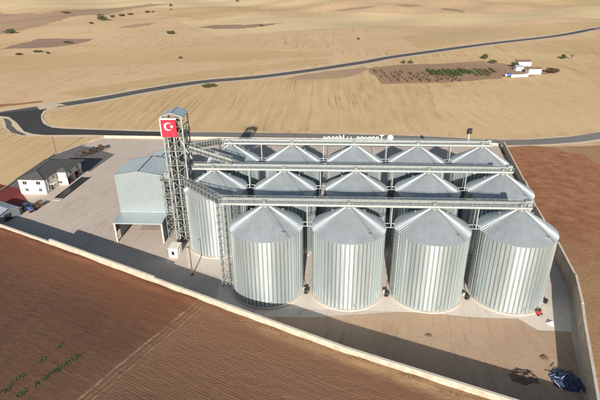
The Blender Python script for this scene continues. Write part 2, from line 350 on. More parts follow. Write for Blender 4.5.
# roads
ribbon('highway_verge', HW, 19, M['verge'], .12, wvar=3)
ribbon('highway', HW, 11, M['asphalt2'], .15)
for s_ in (-1, 1):
    ribbon('road_line', [(x-s_*.56*2.0, y+s_*.83*2.0) for x, y in HW], .5, M['asphalt'], .165)
patch('junction_verge', [(-30, 113.5), (0, 110.7), (37, 106.3), (60, 103.8), (66, 106), (53, 109.6), (46, 112), (43.6, 115.5), (43.8, 119), (46, 122.5), (50, 125.5), (57, 127.2), (90, 128.2), (180, 130.6), (180, 138.4), (90, 137.2), (40, 136.6), (24, 136.6), (12, 133.5), (4, 128), (2, 120), (-30, 124)], M['verge'], .13, jitter=.8, seg=3)
patch('junction_road', [(-30, 117), (0, 113.1), (20, 110.9), (37, 108.9), (49, 108.2), (43.4, 111), (41, 115), (41, 119), (42.8, 123.2), (46.4, 126.1), (52.5, 128), (65, 129), (90, 129.5), (150, 131.7), (195, 132.4), (195, 137), (150, 136.9), (90, 135.6), (45, 134.9), (33, 134.2), (24, 131.2), (16.5, 123), (9, 117), (0, 116), (-30, 121)], M['asphalt'], .175, seg=3)
patch('side_track', [(3, 118.5), (8, 118.8), (11.5, 122), (11.8, 126), (17, 131), (27, 135), (23, 136), (12, 132.8), (6.5, 128.5), (5.5, 123)], M['asphalt2'], .16, seg=3, jitter=.5)
patch('gravel_patch', [(36.5, 107.8), (42, 105.2), (50, 103.6), (60, 103.8), (66, 105.2), (58, 106.4), (51, 109.6), (46, 109.3), (40, 110.2)], M['verge'], .19, seg=2, jitter=1.2)
ribbon('rear_road_verge', [(-60, 129.6), (0, 129.3), (60, 126.5), (92, 121.8), (108, 122.3), (128, 126), (151, 134), (240, 178), (420, 262)], 11.5, M['verge'], .125, wvar=2.5)
ribbon('rear_road', [(-60, 130.4), (0, 130), (60, 127), (92, 122.6), (108, 122.5), (128, 126), (151, 134.5), (240, 178.5), (420, 262)], 8, M['asphalt3'], .18)
# yard and soil around it
WF = [(-150, 53.5), (-87.3, 24.0), (-60, 11.0), (19.2, -27.4), (48.7, -39.5), (62.3, -45)]
WR = [(62.3, -45), (72, -18), (78.5, 1), (81.2, 18), (84.5, 42), (89.5, 66), (97, 114)]
patch('yard', WF[:-1]+WR+[(97, 121), (-97, 123.5), (-109, 99), (-109, 56), (-150, 60)], M['yard'], .02, px=False, seg=500)
patch('silo_apron', [(-12, -9.2), (33, -9.4), (61, -10.8), (64.5, -15), (71.6, -15), (78, 2), (80, 18), (80, 62), (-32, 62), (-32, 34), (-24, 8), (-14, 4)], M['apron'], .045, px=False, jitter=.5, seg=3)
patch('dirt_ground', [(-8, -12.6), (12, -12.4), (33, -9.6), (61, -11), (64.5, -15.2), (71.3, -15.2), (62.2, -44.4), (48.7, -38.9), (19.2, -26.8), (-6, -14.6)], M['dirt'], .07, px=False, jitter=.5, seg=3)
patch('red_ground', [(80, 8), (97, 116.5), (106, 117.4), (119, 116.6), (125, 108), (131, 92), (139, 70), (150, 40), (135, 20), (108, 30)], M['red'], .05, px=False, jitter=3, seg=4)
patch('scrub_ground', [(118, 118), (146, 119.5), (240, 160), (330, 190), (330, -100), (150, -100), (140, 30), (150, 40), (139, 70), (131, 93), (125, 109)], M['scrub'], .035, px=False, jitter=2, seg=5)
patch('red_paving', [(-118, 66), (-104.6, 61), (-91.8, 47), (-96.5, 43.5), (-112, 46)], M['pave'], .06, px=False, seg=4)
patch('shaded_car_park', [(-101, 79), (-84, 79), (-82, 100), (-98, 110), (-104, 112), (-107, 98)], M['grey'], .06, px=False, seg=6)  # parking ground; the darkness of the house's shadow is painted into its grey
patch('grey_strip', [(-109.5, 56), (-101, 56), (-101, 79), (-106, 98), (-102, 115), (-104.5, 115), (-109.5, 99)], M['grey'], .045, px=False, seg=6)

# raised fields outside the front and right walls; ridged where ploughed
def outer(name, path, outs, zs, m, dmax, dstep, furrow=None, send=2.0, drop=False):
    P = []
    for i in range(len(path)-1):
        a, b = Vector(path[i]), Vector(path[i+1]); oa, ob = Vector(outs[i]), Vector(outs[i+1]); k = max(1, int((b-a).length/send))
        for q in range(k): P.append((a.lerp(b, q/k), oa.lerp(ob, q/k), zs[i]+(zs[i+1]-zs[i])*q/k))
    P.append((Vector(path[-1]), Vector(outs[-1]), zs[-1]))
    D = []; d = .15
    while d < dmax: D.append(d); d += dstep
    for _ in range(14): D.append(D[-1]*1.28)
    b = MB(); n = len(D)
    for p, o, z in P:
        for d in D:
            q = p+o*d
            zz = z+.25*noise.noise(Vector((q.x*.05, q.y*.05, 1)))+.05*noise.noise(Vector((q.x*.6, q.y*.6, 2)))
            if furrow: zz += furrow(q.x, q.y, d)+.07*max(0, noise.noise(Vector((q.x*1.7, q.y*1.7, 12)))-.1)
            if drop: zz = z+(zz-z)*1.0; zz = zz*(1-sstep(6, 46, d)) - .6*sstep(30, 60, d)
            b.v.append((q.x, q.y, zz))
    for i in range(len(P)-1):
        for j in range(n-1): a = i*n+j; b.f.append((a, a+n, a+n+1, a+1))
    return tag(b.build(name, m, smooth=True), kind='structure')
def track_d(x, y):           # signed distance from the tractor track across the front field
    ax, ay, bx, by = -15., -9., -31., -41.
    dx, dy = bx-ax, by-ay; l = math.hypot(dx, dy); return ((x-ax)*dy-(y-ay)*dx)/l * -1
def furrow(x, y, d):
    t = track_d(x, y)        # > 0 on the right of the track
    u = d+.35*noise.noise(Vector((x*.03, y*.03, 5)))
    a = sstep(1.5, 5, t)*sstep(4.5, 9, d)*(.6+.5*noise.noise(Vector((x*.05, y*.2, 3))))
    z = .055*a*math.sin(2*math.pi*u/.62)*(.4+.9*noise.noise(Vector((x*.12+d, d*1.1, 6))))
    z += .07*sstep(0, 3, -t)*math.sin(2*math.pi*(x*.8+y*.6)/1.4)*max(0, noise.noise(Vector((x*.06, y*.06, 8))))
    z -= .12*math.exp(-(t/.5)**2)+.12*math.exp(-((t-2.0)/.5)**2)
    z += .35*math.exp(-((d-1.2)/1.3)**2)*(.6+noise.noise(Vector((x*.2, y*.2, 4))))
    return z
o1 = (-.42, -.91)
front = outer('front_field', WF, [o1]*5+[(-.1, -1.3)], [3.3, 3.2, 3.2, 3.1, 3.1, 3.1], M['soil'], 52, .13, furrow)
bank = outer('right_bank', WR, [(.9, -.9), (.94, -.33), (.97, -.2), (.99, -.1), (.99, -.14), (.98, -.2), (.98, -.2)], [3.1, 3.0, 2.6, 2.2, 1.4, .6, .2], M['scrub'], 60, .9, None, 2.0, drop=True)

def tint_bank():
    m = M['scrub'].copy(); m.name = 'bank earth'; t = m.node_tree; N = t.nodes; L = t.links; b = N['Principled BSDF']; src = b.inputs['Base Color'].links[0].from_socket
    g = N.new('ShaderNodeNewGeometry'); sp = N.new('ShaderNodeSeparateXYZ'); L.new(g.outputs['Position'], sp.inputs[0])
    n = N.new('ShaderNodeTexNoise'); n.inputs['Scale'].default_value = .06; n.inputs['Detail'].default_value = 6; L.new(g.outputs['Position'], n.inputs[0])
    a = N.new('ShaderNodeMath'); a.operation = 'MULTIPLY_ADD'; a.inputs[1].default_value = 70; L.new(n.outputs[0], a.inputs[0]); L.new(sp.outputs[1], a.inputs[2])
    r = N.new('ShaderNodeMapRange'); r.interpolation_type = 'SMOOTHSTEP'; r.inputs[1].default_value = 30; r.inputs[2].default_value = 74; L.new(a.outputs[0], r.inputs[0])
    n2 = N.new('ShaderNodeTexNoise'); n2.inputs['Scale'].default_value = .25; n2.inputs['Detail'].default_value = 8; L.new(g.outputs['Position'], n2.inputs[0])
    cr = N.new('ShaderNodeValToRGB'); cr.color_ramp.elements[0].color = (.225, .098, .05, 1); cr.color_ramp.elements[1].color = (.34, .165, .095, 1); cr.color_ramp.elements[0].position = .3; cr.color_ramp.elements[1].position = .7; L.new(n2.outputs[0], cr.inputs[0])
    mx = N.new('ShaderNodeMix'); mx.data_type = 'RGBA'; L.new(r.outputs[0], mx.inputs[0]); L.new(src, mx.inputs[6]); L.new(cr.outputs[0], mx.inputs[7]); L.new(mx.outputs[2], b.inputs['Base Color'])
    return m
bank.data.materials[0] = tint_bank()
# paler margin, tractor track and reddish band belong to the soil itself: mixed into the soil by place
def tint_soil():
    m = M['soil']; t = m.node_tree; N = t.nodes; L = t.links; b = N['Principled BSDF']; src = b.inputs['Base Color'].links[0].from_socket
    g = N.new('ShaderNodeNewGeometry'); sp = N.new('ShaderNodeSeparateXYZ'); L.new(g.outputs['Position'], sp.inputs[0])
    def lin(a, bb, c):       # a*x + b*y + c
        u = N.new('ShaderNodeMath'); u.operation = 'MULTIPLY_ADD'; u.inputs[1].default_value = a; u.inputs[2].default_value = c; L.new(sp.outputs[0], u.inputs[0])
        v = N.new('ShaderNodeMath'); v.operation = 'MULTIPLY_ADD'; v.inputs[1].default_value = bb; L.new(sp.outputs[1], v.inputs[0]); L.new(u.outputs[0], v.inputs[2]); return v.outputs[0]
    def nz(sc, amp):
        n = N.new('ShaderNodeTexNoise'); n.inputs['Scale'].default_value = sc; n.inputs['Detail'].default_value = 6; L.new(g.outputs['Position'], n.inputs[0])
        q = N.new('ShaderNodeMath'); q.operation = 'MULTIPLY_ADD'; q.inputs[1].default_value = amp; q.inputs[2].default_value = -amp/2; L.new(n.outputs[0], q.inputs[0]); return q.outputs[0]
    def add(a, bb):
        n = N.new('ShaderNodeMath'); L.new(a, n.inputs[0]); L.new(bb, n.inputs[1]); return n.outputs[0]
    def rng(v, a, bb):
        n = N.new('ShaderNodeMapRange'); n.interpolation_type = 'SMOOTHSTEP'; n.inputs[1].default_value = a; n.inputs[2].default_value = bb; L.new(v, n.inputs[0]); return n.outputs[0]
    def mul(a, bb):
        n = N.new('ShaderNodeMath'); n.operation = 'MULTIPLY'
        L.new(a, n.inputs[0])
        if isinstance(bb, float): n.inputs[1].default_value = bb
        else: L.new(bb, n.inputs[1])
        return n.outputs[0]
    def mix(fac, c):
        nonlocal src
        n = N.new('ShaderNodeMix'); n.data_type = 'RGBA'; L.new(fac, n.inputs[0]); L.new(src, n.inputs[6]); n.inputs[7].default_value = (*c, 1); src = n.outputs[2]
    l = math.hypot(16, 32); tr = lin(32/l, -16/l, (15*32-9*16)/l)       # distance right of the track
    # wall line: .436x+.9y = const ; distance outwards
    wd = lin(-.43, -.903, -16.3)
    mix(mul(rng(add(wd, nz(.08, 14.)), 20., 3.), .7), (.185, .080, .043))            # reddish band near the wall
    trn = add(tr, nz(.3, 2.5))
    mix(mul(mul(rng(trn, -1.2, .3), rng(trn, 6.5, 1.5)), .22), (.20, .125, .078))     # tractor track
    for off, wdt, amt in ((0., .35, .75), (1.3, .22, .45), (2.5, .3, .65), (3.9, .18, .35)):
        tq = add(lin(32/l, -16/l, (15*32-9*16)/l-off), nz(.25, .8)); pp = N.new('ShaderNodeMath'); pp.operation = 'ABSOLUTE'; L.new(tq, pp.inputs[0])
        brk = rng(nz(.5, 1.), -.2, .12); mix(mul(mul(rng(pp.outputs[0], wdt, wdt*.3), brk), amt), (.33, .235, .15))
    # straw wisps left along the furrows
    mp = N.new('ShaderNodeMapping'); mp.inputs['Rotation'].default_value = (0, 0, R(25.5)); mp.inputs['Scale'].default_value = (.05, 2.2, 1); L.new(g.outputs['Position'], mp.inputs[0])
    wn = N.new('ShaderNodeTexNoise'); wn.inputs['Scale'].default_value = 1; wn.inputs['Detail'].default_value = 5; wn.inputs['Roughness'].default_value = .7; L.new(mp.outputs[0], wn.inputs[0])
    mix(mul(mul(rng(wn.outputs[0], .56, .70), rng(trn, -2., 5.)), .55), (.26, .175, .11))
    mix(mul(mul(rng(wn.outputs[0], .46, .30), rng(trn, -2., 5.)), .5), (.055, .028, .018))
    mix(mul(mul(rng(trn, .5, 4.), rng(add(wd, nz(.1, 10.)), 50., 10.)), .6), (.215, .122, .076))
    mx = add(lin(1., 0., 0.), nz(.1, 20.))
    mix(mul(mul(rng(add(wd, nz(.35, 3.)), 4.6, 1.2), rng(mx, -12., 12.)), .75), (.33, .22, .12))   # dry grass margin
    L.new(src, b.inputs['Base Color'])
tint_soil()

# ------------------------------------------------------------------ perimeter walls (built in lengths of their own height)
def wall(name, path, hs, thick, label, z0=-.1):
    root = empty(name, (path[0][0], path[0][1], 0)); inv = Vector((path[0][0], path[0][1]))
    for i in range(len(path)-1):
        a = Vector(path[i])-inv; b = Vector(path[i+1])-inv; d = (b-a).normalized(); n = Vector((-d.y, d.x))*thick/2
        h = hs[i]; e = d*.01
        q = [a-n+e, b-n-e, b+n-e, a+n+e]
        MB().prism([(p.x, p.y) for p in q], z0, h).build('wall_length', M['wallc'], root)
        n2 = n*1.25; q = [a-n2+e, b-n2-e, b+n2-e, a+n2+e]
        MB().prism([(p.x, p.y) for p in q], h+.002, h+.1).build('coping', M['conc'], root)
    tag(root, label, 'wall')
wall('perimeter_wall', [(-150, 53.5), (-87.3, 24.0), (-66, 13.9), (-29, -4.0), (-5, -15.7), (19.2, -27.4), (48.7, -39.5), (62.2, -45)], [4.0, 4.05, 5.05, 4.65, 4.6, 4.6, 4.6], .5, 'long pale rendered wall running diagonally between brown field and yard')
wall('perimeter_wall', [(62.5, -44.8), (72, -18), (74.6, -11.2), (78.5, 1), (81.2, 18), (84.5, 42), (89.5, 66), (97, 114)], [5.2, 5.2, 5.3, 5.0, 4.3, 3.8, 3.2], .45, 'grey wall bending along the right side of the yard')
wall('boundary_wall', [(-97, 124), (-30, 122.8), (40, 122.2), (96, 117.5)], [1.3, 1.3, 1.2], .3, 'low pale wall along the rear road behind the silos')
wall('boundary_wall', [(-109.6, 50), (-109.6, 99), (-102, 116), (-97.2, 123.7)], [.5, .5, .6], .25, 'low kerb-like wall between stubble field and white house')

# ------------------------------------------------------------------ silos
SX, SY, HE, HC, RAD = 20.363, 22.755, 18.74, 5.37, 9.0
ROFF = [0, 2.915, 3.628]; NST = 54
def make_silo():
    root = empty('grain_silo', (0, 0, 0))
    f = MB(); f.lathe([(0, .02), (9.75, .02), (9.75, .34), (8.6, .36)], 72); f.build('foundation_ring', M['conc'], root)
    # wall: rings of sheet with a small lap between them
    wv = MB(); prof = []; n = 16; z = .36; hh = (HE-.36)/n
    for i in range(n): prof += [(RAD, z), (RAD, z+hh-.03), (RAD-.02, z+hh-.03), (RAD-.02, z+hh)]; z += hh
    wv.lathe(prof, 108); wl = wv.build('wall', M['wallsheet_shade'], root)
    me = wl.data
    s = MB()
    for k in range(NST):
        a = 2*math.pi*k/NST; c, sn = math.cos(a), math.sin(a)
        base = len(s.v)
        for z in (.37, HE-.05):
            for t, r in ((-.40, RAD-.04), (-.345, RAD+.10), (.345, RAD+.10), (.40, RAD-.04)):
                s.v.append((r*c-t*sn, r*sn+t*c, z))
        s.f += [(base, base+1, base+5, base+4), (base+1, base+2, base+6, base+5), (base+2, base+3, base+7, base+6), (base+4, base+5, base+6, base+7)]
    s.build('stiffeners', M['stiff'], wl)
    rf = MB(); prof = [(RAD+.2, HE-.10), (RAD+.22, HE)]
    for i in range(1, 7): t = i/6; prof.append((RAD+.22-(RAD+.22-.75)*t, HE+(HC-.25)*t))
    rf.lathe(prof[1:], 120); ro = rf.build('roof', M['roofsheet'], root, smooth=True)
    MB().lathe([(RAD+.19, HE-.12), (RAD+.225, HE-.11), (RAD+.225, HE-.005), (RAD+.1, HE)], 96).build('eave_ring', M['steel'], ro)
    rb = MB()
    sl = Vector((RAD+.2, 0, HE+.02)), Vector((.8, 0, HE+HC-.24))
    for k in range(60):
        a = 2*math.pi*(k+.5)/60; c, sn = math.cos(a), math.sin(a)
        if k % 2 and False: continue
        p = [Vector((q.x*c, q.x*sn, q.z)) for q in sl]; base = len(rb.v)
        tx = Vector((-sn, c, 0)); upv = (p[1]-p[0]).cross(tx).normalized()
        if upv.z < 0: upv = -upv
        for q, ww in ((p[0], .07), (p[1], .03)):
            rb.v += [tuple(q-tx*ww), tuple(q-tx*ww*.6+upv*.035), tuple(q+tx*ww*.6+upv*.035), tuple(q+tx*ww)]
        rb.f += [(base, base+1, base+5, base+4), (base+1, base+2, base+6, base+5), (base+2, base+3, base+7, base+6), (base, base+3, base+2, base+1)]
    rb.build('roof_ribs', M['roofsheet'], ro)
    c = MB(); c.lathe([(.95, HE+HC-.5), (.95, HE+HC-.02), (.6, HE+HC+.1), (.45, HE+HC+.5), (0, HE+HC+.52)], 20); c.build('cap', M['steel'], ro)
    # roof hatch on the front right of the cone, vents
    def on_cone(az, t):
        r = RAD+.22-(RAD+.22-.75)*t; return Vector((r*math.cos(az), r*math.sin(az), HE+(HC-.25)*t+.03))
    p = on_cone(R(-52), .18); h = MB().box((p.x, p.y, p.z-.15), (.8, .7, .5), R(-52)).build('roof_hatch', M['steel'], ro)
    for az in (30, 90, 150):
        p = on_cone(R(az), .55); MB().tube((p.x, p.y, p.z-.2), (p.x, p.y, p.z+.35), .22, n=8).tube((p.x, p.y, p.z+.36), (p.x, p.y, p.z+.5), .34, .12, n=8).build('roof_vent', M['steel'], ro)
    # roof ladder and wall ladder with cage
    l = MB(); a0, a1 = on_cone(R(-48), .02), on_cone(R(-48), .97); tx = Vector((math.sin(R(48)), math.cos(R(48)), 0))*.22
    for sg in (-1, 1): l.bar(a0+tx*sg+Vector((0, 0, .1)), a1+tx*sg+Vector((0, 0, .1)), .035)
    for i in range(26): q = a0.lerp(a1, i/25)+Vector((0, 0, .1)); l.bar(q-tx, q+tx, .03)
    l.build('roof_ladder', M['steeld'], ro)
    l = MB(); az = R(-160); c_, s_ = math.cos(az), math.sin(az); tx = Vector((-s_, c_, 0))*.25; bp = Vector((c_, s_, 0))*(RAD+.35)
    for sg in (-1, 1): l.bar(bp+tx*sg+Vector((0, 0, .4)), bp+tx*sg+Vector((0, 0, HE+.9)), .06)
    for i in range(48): q = bp+Vector((0, 0, .6+i*.38)); l.bar(q-tx, q+tx, .04)
    for i in range(14):
        z = 2.6+i*1.2; ring = [bp+Vector((c_, s_, 0))*(.75*math.sin(t))-Vector((-s_, c_, 0))*(.38*math.cos(t))+Vector((0, 0, z)) for t in [math.pi*k/6 for k in range(7)]]
        for k in range(6): l.bar(ring[k], ring[k+1], .04)
    l.build('wall_ladder', M['steeld'], root)
    # low door in the first ring
    az = R(-78); d = MB().box(((RAD+.05)*math.cos(az), (RAD+.05)*math.sin(az), .9), (.36, .95, 1.1), az).build('access_door', M['steel'], root)
    MB().box(((RAD+.26)*math.cos(az), (RAD+.26)*math.sin(az), 1.35), (.08, .3, .12), az).build('door_latch', M['dark'], d)
    return root
proto = make_silo(); first = True
plc = {0: ['leftmost of the front row, its foot in the wall shadow', 'second from the left in the front row', 'third from the left in the front row', 'rightmost of the front row, beside the right wall'],
       1: ['middle row, next to the elevator tower', 'middle row, second from the elevator tower', 'middle row, third from the elevator tower', 'middle row, fourth from the elevator tower', 'middle row, farthest from the elevator tower'],
       2: ['leftmost of the rear row', 'second from the left in the rear row', 'rear row, under the white letters', 'fourth from the left in the rear row', 'rightmost of the rear row, beside red soil']}
SILO = {}
for r in range(3):
    for k, c in enumerate(range(0 if r == 0 else -1, 4)):
        o = proto if first else copy_tree(proto); first = False
        o.location = (ROFF[r]+c*SX, r*SY, 0); SILO[r, c] = o.location.copy()
        o.rotation_euler.z = R(360/NST*random.randint(0, 0))
        tag(o, 'galvanised silo with cone roof, '+plc[r][k], 'silo', 'galvanised grain silos in three rows')
SILO[1, -1]

# ------------------------------------------------------------------ galleries over the silo rows
def truss(b, A, B, wd, ht, n, t=.1):
    A = Vector(A); B = Vector(B); d = (B-A); s = d.cross(Vector((0, 0, 1))).normalized()*wd/2; u = Vector((0, 0, ht))
    for sg in (-1, 1):
        b.bar(A+s*sg, B+s*sg, t*1.3); b.bar(A+s*sg+u, B+s*sg+u, t*1.3)
    for i in range(n+1):
        p = A+d*i/n
        for sg in (-1, 1): b.bar(p+s*sg, p+s*sg+u, t)
        b.bar(p-s, p+s, t); b.bar(p-s+u, p+s+u, t)
        if i < n:
            q = A+d*(i+1)/n
            for sg in (-1, 1):
                if i % 2: b.bar(p+s*sg, q+s*sg+u, t*.8)
                else: b.bar(p+s*sg+u, q+s*sg, t*.8)
            b.bar(p-s+u, q+s+u, t*.7)
def rail(b, A, B, n, h=1.1):
    A = Vector(A); B = Vector(B)
    for z in (h, h*.55): b.bar(A+Vector((0, 0, z)), B+Vector((0, 0, z)), .06)
    for i in range(n+1): p = A.lerp(B, i/n); b.bar(p, p+Vector((0, 0, h)), .06)
def gallery(Y, x0, x1, label, poles, ends):
    root = empty('conveyor_gallery', (x0, Y, 0)); L = x1-x0
    z = 24.75
    MB().box((L/2, 0, z), (L, 2.5, .12)).build('deck', M['deck'], root)
    b = MB()
    for y in (-1.1, 1.1): b.box((L/2, y, z-.36), (L, .16, .34))
    n = int(L/4)
    for i in range(n+1): b.box((min(max(i*L/n, .1), L-.1), 0, z-.30), (.14, 2.0, .26))
    b.build('beams', M['steel'], root)
    c = MB().box((L/2, .35, z+.5), (L-.5, .85, .62)); c.build('conveyor_trough', M['steel'], root, bevel=.05)
    k = MB()
    for i in range(int(L/3)): k.box((1.5+i*3, .35, z+.12), (.12, .9, .385)); k.box((1.5+i*3, .35, z+1.125), (.1, .95, .05))
    tag(k.build('trough_frames', M['steeld'], root), kind='stuff')
    for y in (-1.2, 1.2):
        b = MB(); rail(b, (0, y, z+.12), (L, y, z+.12), int(L/2)); b.build('railing', M['steel'], root)
        MB().box((L/2, y+.045*(1 if y > 0 else -1), z-.1), (L, .03, .3)).build('kick_plate', M['deck'], root)
    # drop boxes above each silo with gate motors
    for (r, cc), q in SILO.items():
        if abs(q.y-Y) < 1 and x0 <= q.x <= x1+1:
            d = MB().box((q.x-x0, .1, HE+HC+.4), (.7, .7, z-HE-HC-.4)); dd = d.build('drop_spout', M['steel'], root)
            MB().box((q.x-x0-.2, -.65, z+.121), (.9, .5, .75)).build('gate_motor', M['steeld'], root)
    for px in poles:
        b = MB().bar((px-x0, -1.05, HE+.2), (px-x0, -1.05, z-.37), .2); b.bar((px-x0, 1.05, HE+.2), (px-x0, 1.05, z-.37), .2)
        b.bar((px-x0-1.25, -1.05, HE+.25), (px-x0+1.25, -1.05, HE+.25), .16); b.bar((px-x0-1.25, 1.05, HE+.25), (px-x0+1.25, 1.05, HE+.25), .16)
        b.bar((px-x0, -1.05, HE+.4), (px-x0, 1.05, z-.5), .1); b.build('support_frame', M['deck'], root)
    # drive head at the far end
    m = MB().box((L-.8, .35, z+.3), (1.4, 1.3, 1.2)).box((L-.8, -.7, z+.3), (.6, .6, .7)); m.build('drive_head', M['steel'], root)
    tag(root, label, 'gallery', 'conveyor galleries over the silo roofs')
    return root
gallery(0, -11, 63.2, 'walkway conveyor gallery above the front row of silos', [SX*(i+.5) for i in range(3)], None)
gallery(SY, -23.6, 66.5, 'walkway conveyor gallery above the middle row of silos', [ROFF[1]+SX*(i+.5) for i in range(-1, 3)], None)
g3 = gallery(2*SY, -19, 67.5, 'walkway conveyor gallery above the rear row, carrying white letters', [ROFF[2]+SX*(i+.5) for i in range(-1, 3)], None)
# truss bridges joining the tower with the front and rear galleries
def bridge(A, B, label):
    A = Vector(A); B = Vector(B); root = empty('truss_bridge', (A.x, A.y, A.z)); D = B-A
    b = MB(); truss(b, (0, 0, 0), D, 2.0, 1.6, 11, .09); b.build('truss', M['steel'], root)
    s = D.cross(Vector((0, 0, 1))).normalized()
    m = MB(); m.bar(Vector((0, 0, .15)), D+Vector((0, 0, .15)), 1.7, .06); m.build('deck', M['steeld'], root)
    m = MB(); m.bar(Vector((0, 0, .75))+s*.4, D+Vector((0, 0, .75))+s*.3, .6, .5); m.build('conveyor_trough', M['steel'], root)
    tag(root, label, 'bridge')
bridge((-10.5, -.3, 24.3), (-26.0, 21.0, 20.4), 'lattice truss bridge slanting from elevator tower to front gallery')
bridge((-19.6, 45.2, 24.6), (-24.4, 27.2, 29.0), 'lattice truss bridge from elevator tower to rear gallery')
bridge((-12.2, 22.75, 26.1), (-24.4, 23.6, 29.8), 'lattice truss bridge sloping from elevator tower down onto middle gallery')
# lattice support under the front gallery's end
def lattice(loc, wx, wy, h, n, label, name='lattice_support'):
    root = empty(name, loc)
    for sx in (-1, 1):
        for sy in (-1, 1): MB().box((sx*wx/2, sy*wy/2, 0), (.16, .16, h)).build('column', M['steel'], root)
    b = MB(); hh = h/n
    for i in range(n):
        z0, z1 = i*hh+.05, (i+1)*hh-.05
        for sg in (-1, 1):
            b.bar((-wx/2, sg*wy/2, z0), (wx/2, sg*wy/2, z1), .09); b.bar((wx/2, sg*wy/2, z0), (-wx/2, sg*wy/2, z1), .09)
            b.bar((sg*wx/2, -wy/2, z0), (sg*wx/2, wy/2, z1), .09); b.bar((sg*wx/2, wy/2, z0), (sg*wx/2, -wy/2, z1), .09)
            b.bar((-wx/2, sg*wy/2, z1), (wx/2, sg*wy/2, z1), .1); b.bar((sg*wx/2, -wy/2, z1), (sg*wx/2, wy/2, z1), .1)
    b.build('bracing', M['steel'], root); tag(root, label, 'support'); return root
lattice((-11.3, .8, 0), 1.9, 2.4, 24.4, 12, 'slim lattice support tower left of the leftmost front silo')
lattice((-19.6, 45.4, 0), 1.9, 2.4, 24.4, 12, 'slim lattice support tower behind, under the rear gallery end')

# white letters standing on the rear gallery, seen from behind
def letters():
    root = empty('letter_sign', (13.7, 2*SY+1.6, 24.9)); root.scale = (.835, .9, .8)
    def ring_(cx, w_, h_, gap=None):
        b = MB(); n = 14
        for i in range(n):
            if gap and i in gap: continue
            t0, t1 = 2*math.pi*i/n, 2*math.pi*(i+1)/n
            b.bar((cx+w_/2*math.cos(t0), 0, h_/2+h_/2*math.sin(t0)+.9), (cx+w_/2*math.cos(t1), 0, h_/2+h_/2*math.sin(t1)+.9), .3, .3)
        return b
    def bars(*seg):
        b = MB()
        for x0, z0, x1, z1 in seg: b.bar((x0, 0, z0+.9), (x1, 0, z1+.9), .3, .3)
        return b
    x = 0.
    H = 1.0
    def put(b): b.build('letter', M['letter'], root)
    for i in range(4): put(ring_(x+.6, 1.0, H, gap=[(2, 3), (9,), (5, 6), None][i])); x += 1.55
    put(bars((x+.2, 0, x+.2, 1.7), (x+.2, .1, x+.9, .1), (x+.9, .1, x+.9, .9), (x+.2, .9, x+.9, .9))); x += 1.5
    put(bars((x+.2, 0, x+.2, 1.8))); x += 1.0
    put(bars((x+.2, 0, x+.8, .3), (x+.8, .3, x+.8, 1.))); x += 1.9
    put(bars((x+.2, 0, x+.2, 1.0))); x += 2.4
    for i in range(4): put(ring_(x+.6, 1.0, H, gap=[(9,), None, (2, 3), (10, 11)][i])); x += 1.5
    put(bars((x+.1, 0, x+.1, 1.), (x+.1, .95, x+.9, .95), (x+.9, 0, x+.9, 1.))); x += 1.5
    put(bars((x+.1, 0, x+.1, 1.), (x+.1, .95, x+.9, .95), (x+.9, 0, x+.9, 1.))); x += 1.4
    put(bars((x+.8, 0, x+.8, 1.8), (x, 1.75, x+1.6, 1.75))); x += 3.4
    d = MB(); d.tube((x+.8, -.12, 1.75), (x+.8, .12, 1.75), 1.1, n=24); d.build('round_emblem', M['letter'], root)
    b = MB(); b.bar((-.5, .2, .5), (x+2, .2, .5), .1)
    for i in range(12): b.bar((i*(x+1)/11, .2, -.2), (i*(x+1)/11, .2, .9), .08)
    b.build('sign_frame', M['steel'], root)
    tag(root, 'row of small white letters and a round emblem along the rear gallery', 'sign')
letters()
# lamp mast and vane on the rear gallery's right end
root = empty('floodlight_mast', (60.4, 2*SY+1.0, 24.87))
MB().tube((0, 0, 0), (0, 0, 4.2), .1, n=8).build('mast', M['white'], root)
MB().box((0, -.25, 3.2), (1.3, .7, 1.7), .3).build('floodlight', M['dark'], root)
MB().box((-.5, .3, 3.0), (.6, .6, 1.2), -.3).build('floodlight', M['dark'], root)
tag(root, 'dark floodlight cluster on a short white mast above rear gallery', 'floodlight')
root = empty('leaning_bar', (55.6, 2*SY+.95, 24.87)); MB().bar((0, 0, 0), (-1.6, 0, 3.2), .28).build('bar', M['rust'], root)
MB().box((0, 0, 0), (.5, .3, .12)).build('foot', M['rust'], root); tag(root, 'short brown bar leaning on the rear gallery, left of floodlights', 'bar')
for sx_, lab in ((ROFF[2]+SX*0, 'little dark lamp on rear gallery above second silo'), ):
    root = empty('gallery_lamp', (sx_+.6, 2*SY+1.1, 24.87)); MB().tube((0, 0, 0), (0, 0, 2.2), .07, n=8).build('stem', M['dark'], root); MB().box((0, -.1, 2.1), (.5, .4, .4)).build('lamp', M['dark'], root); tag(root, lab, 'lamp')

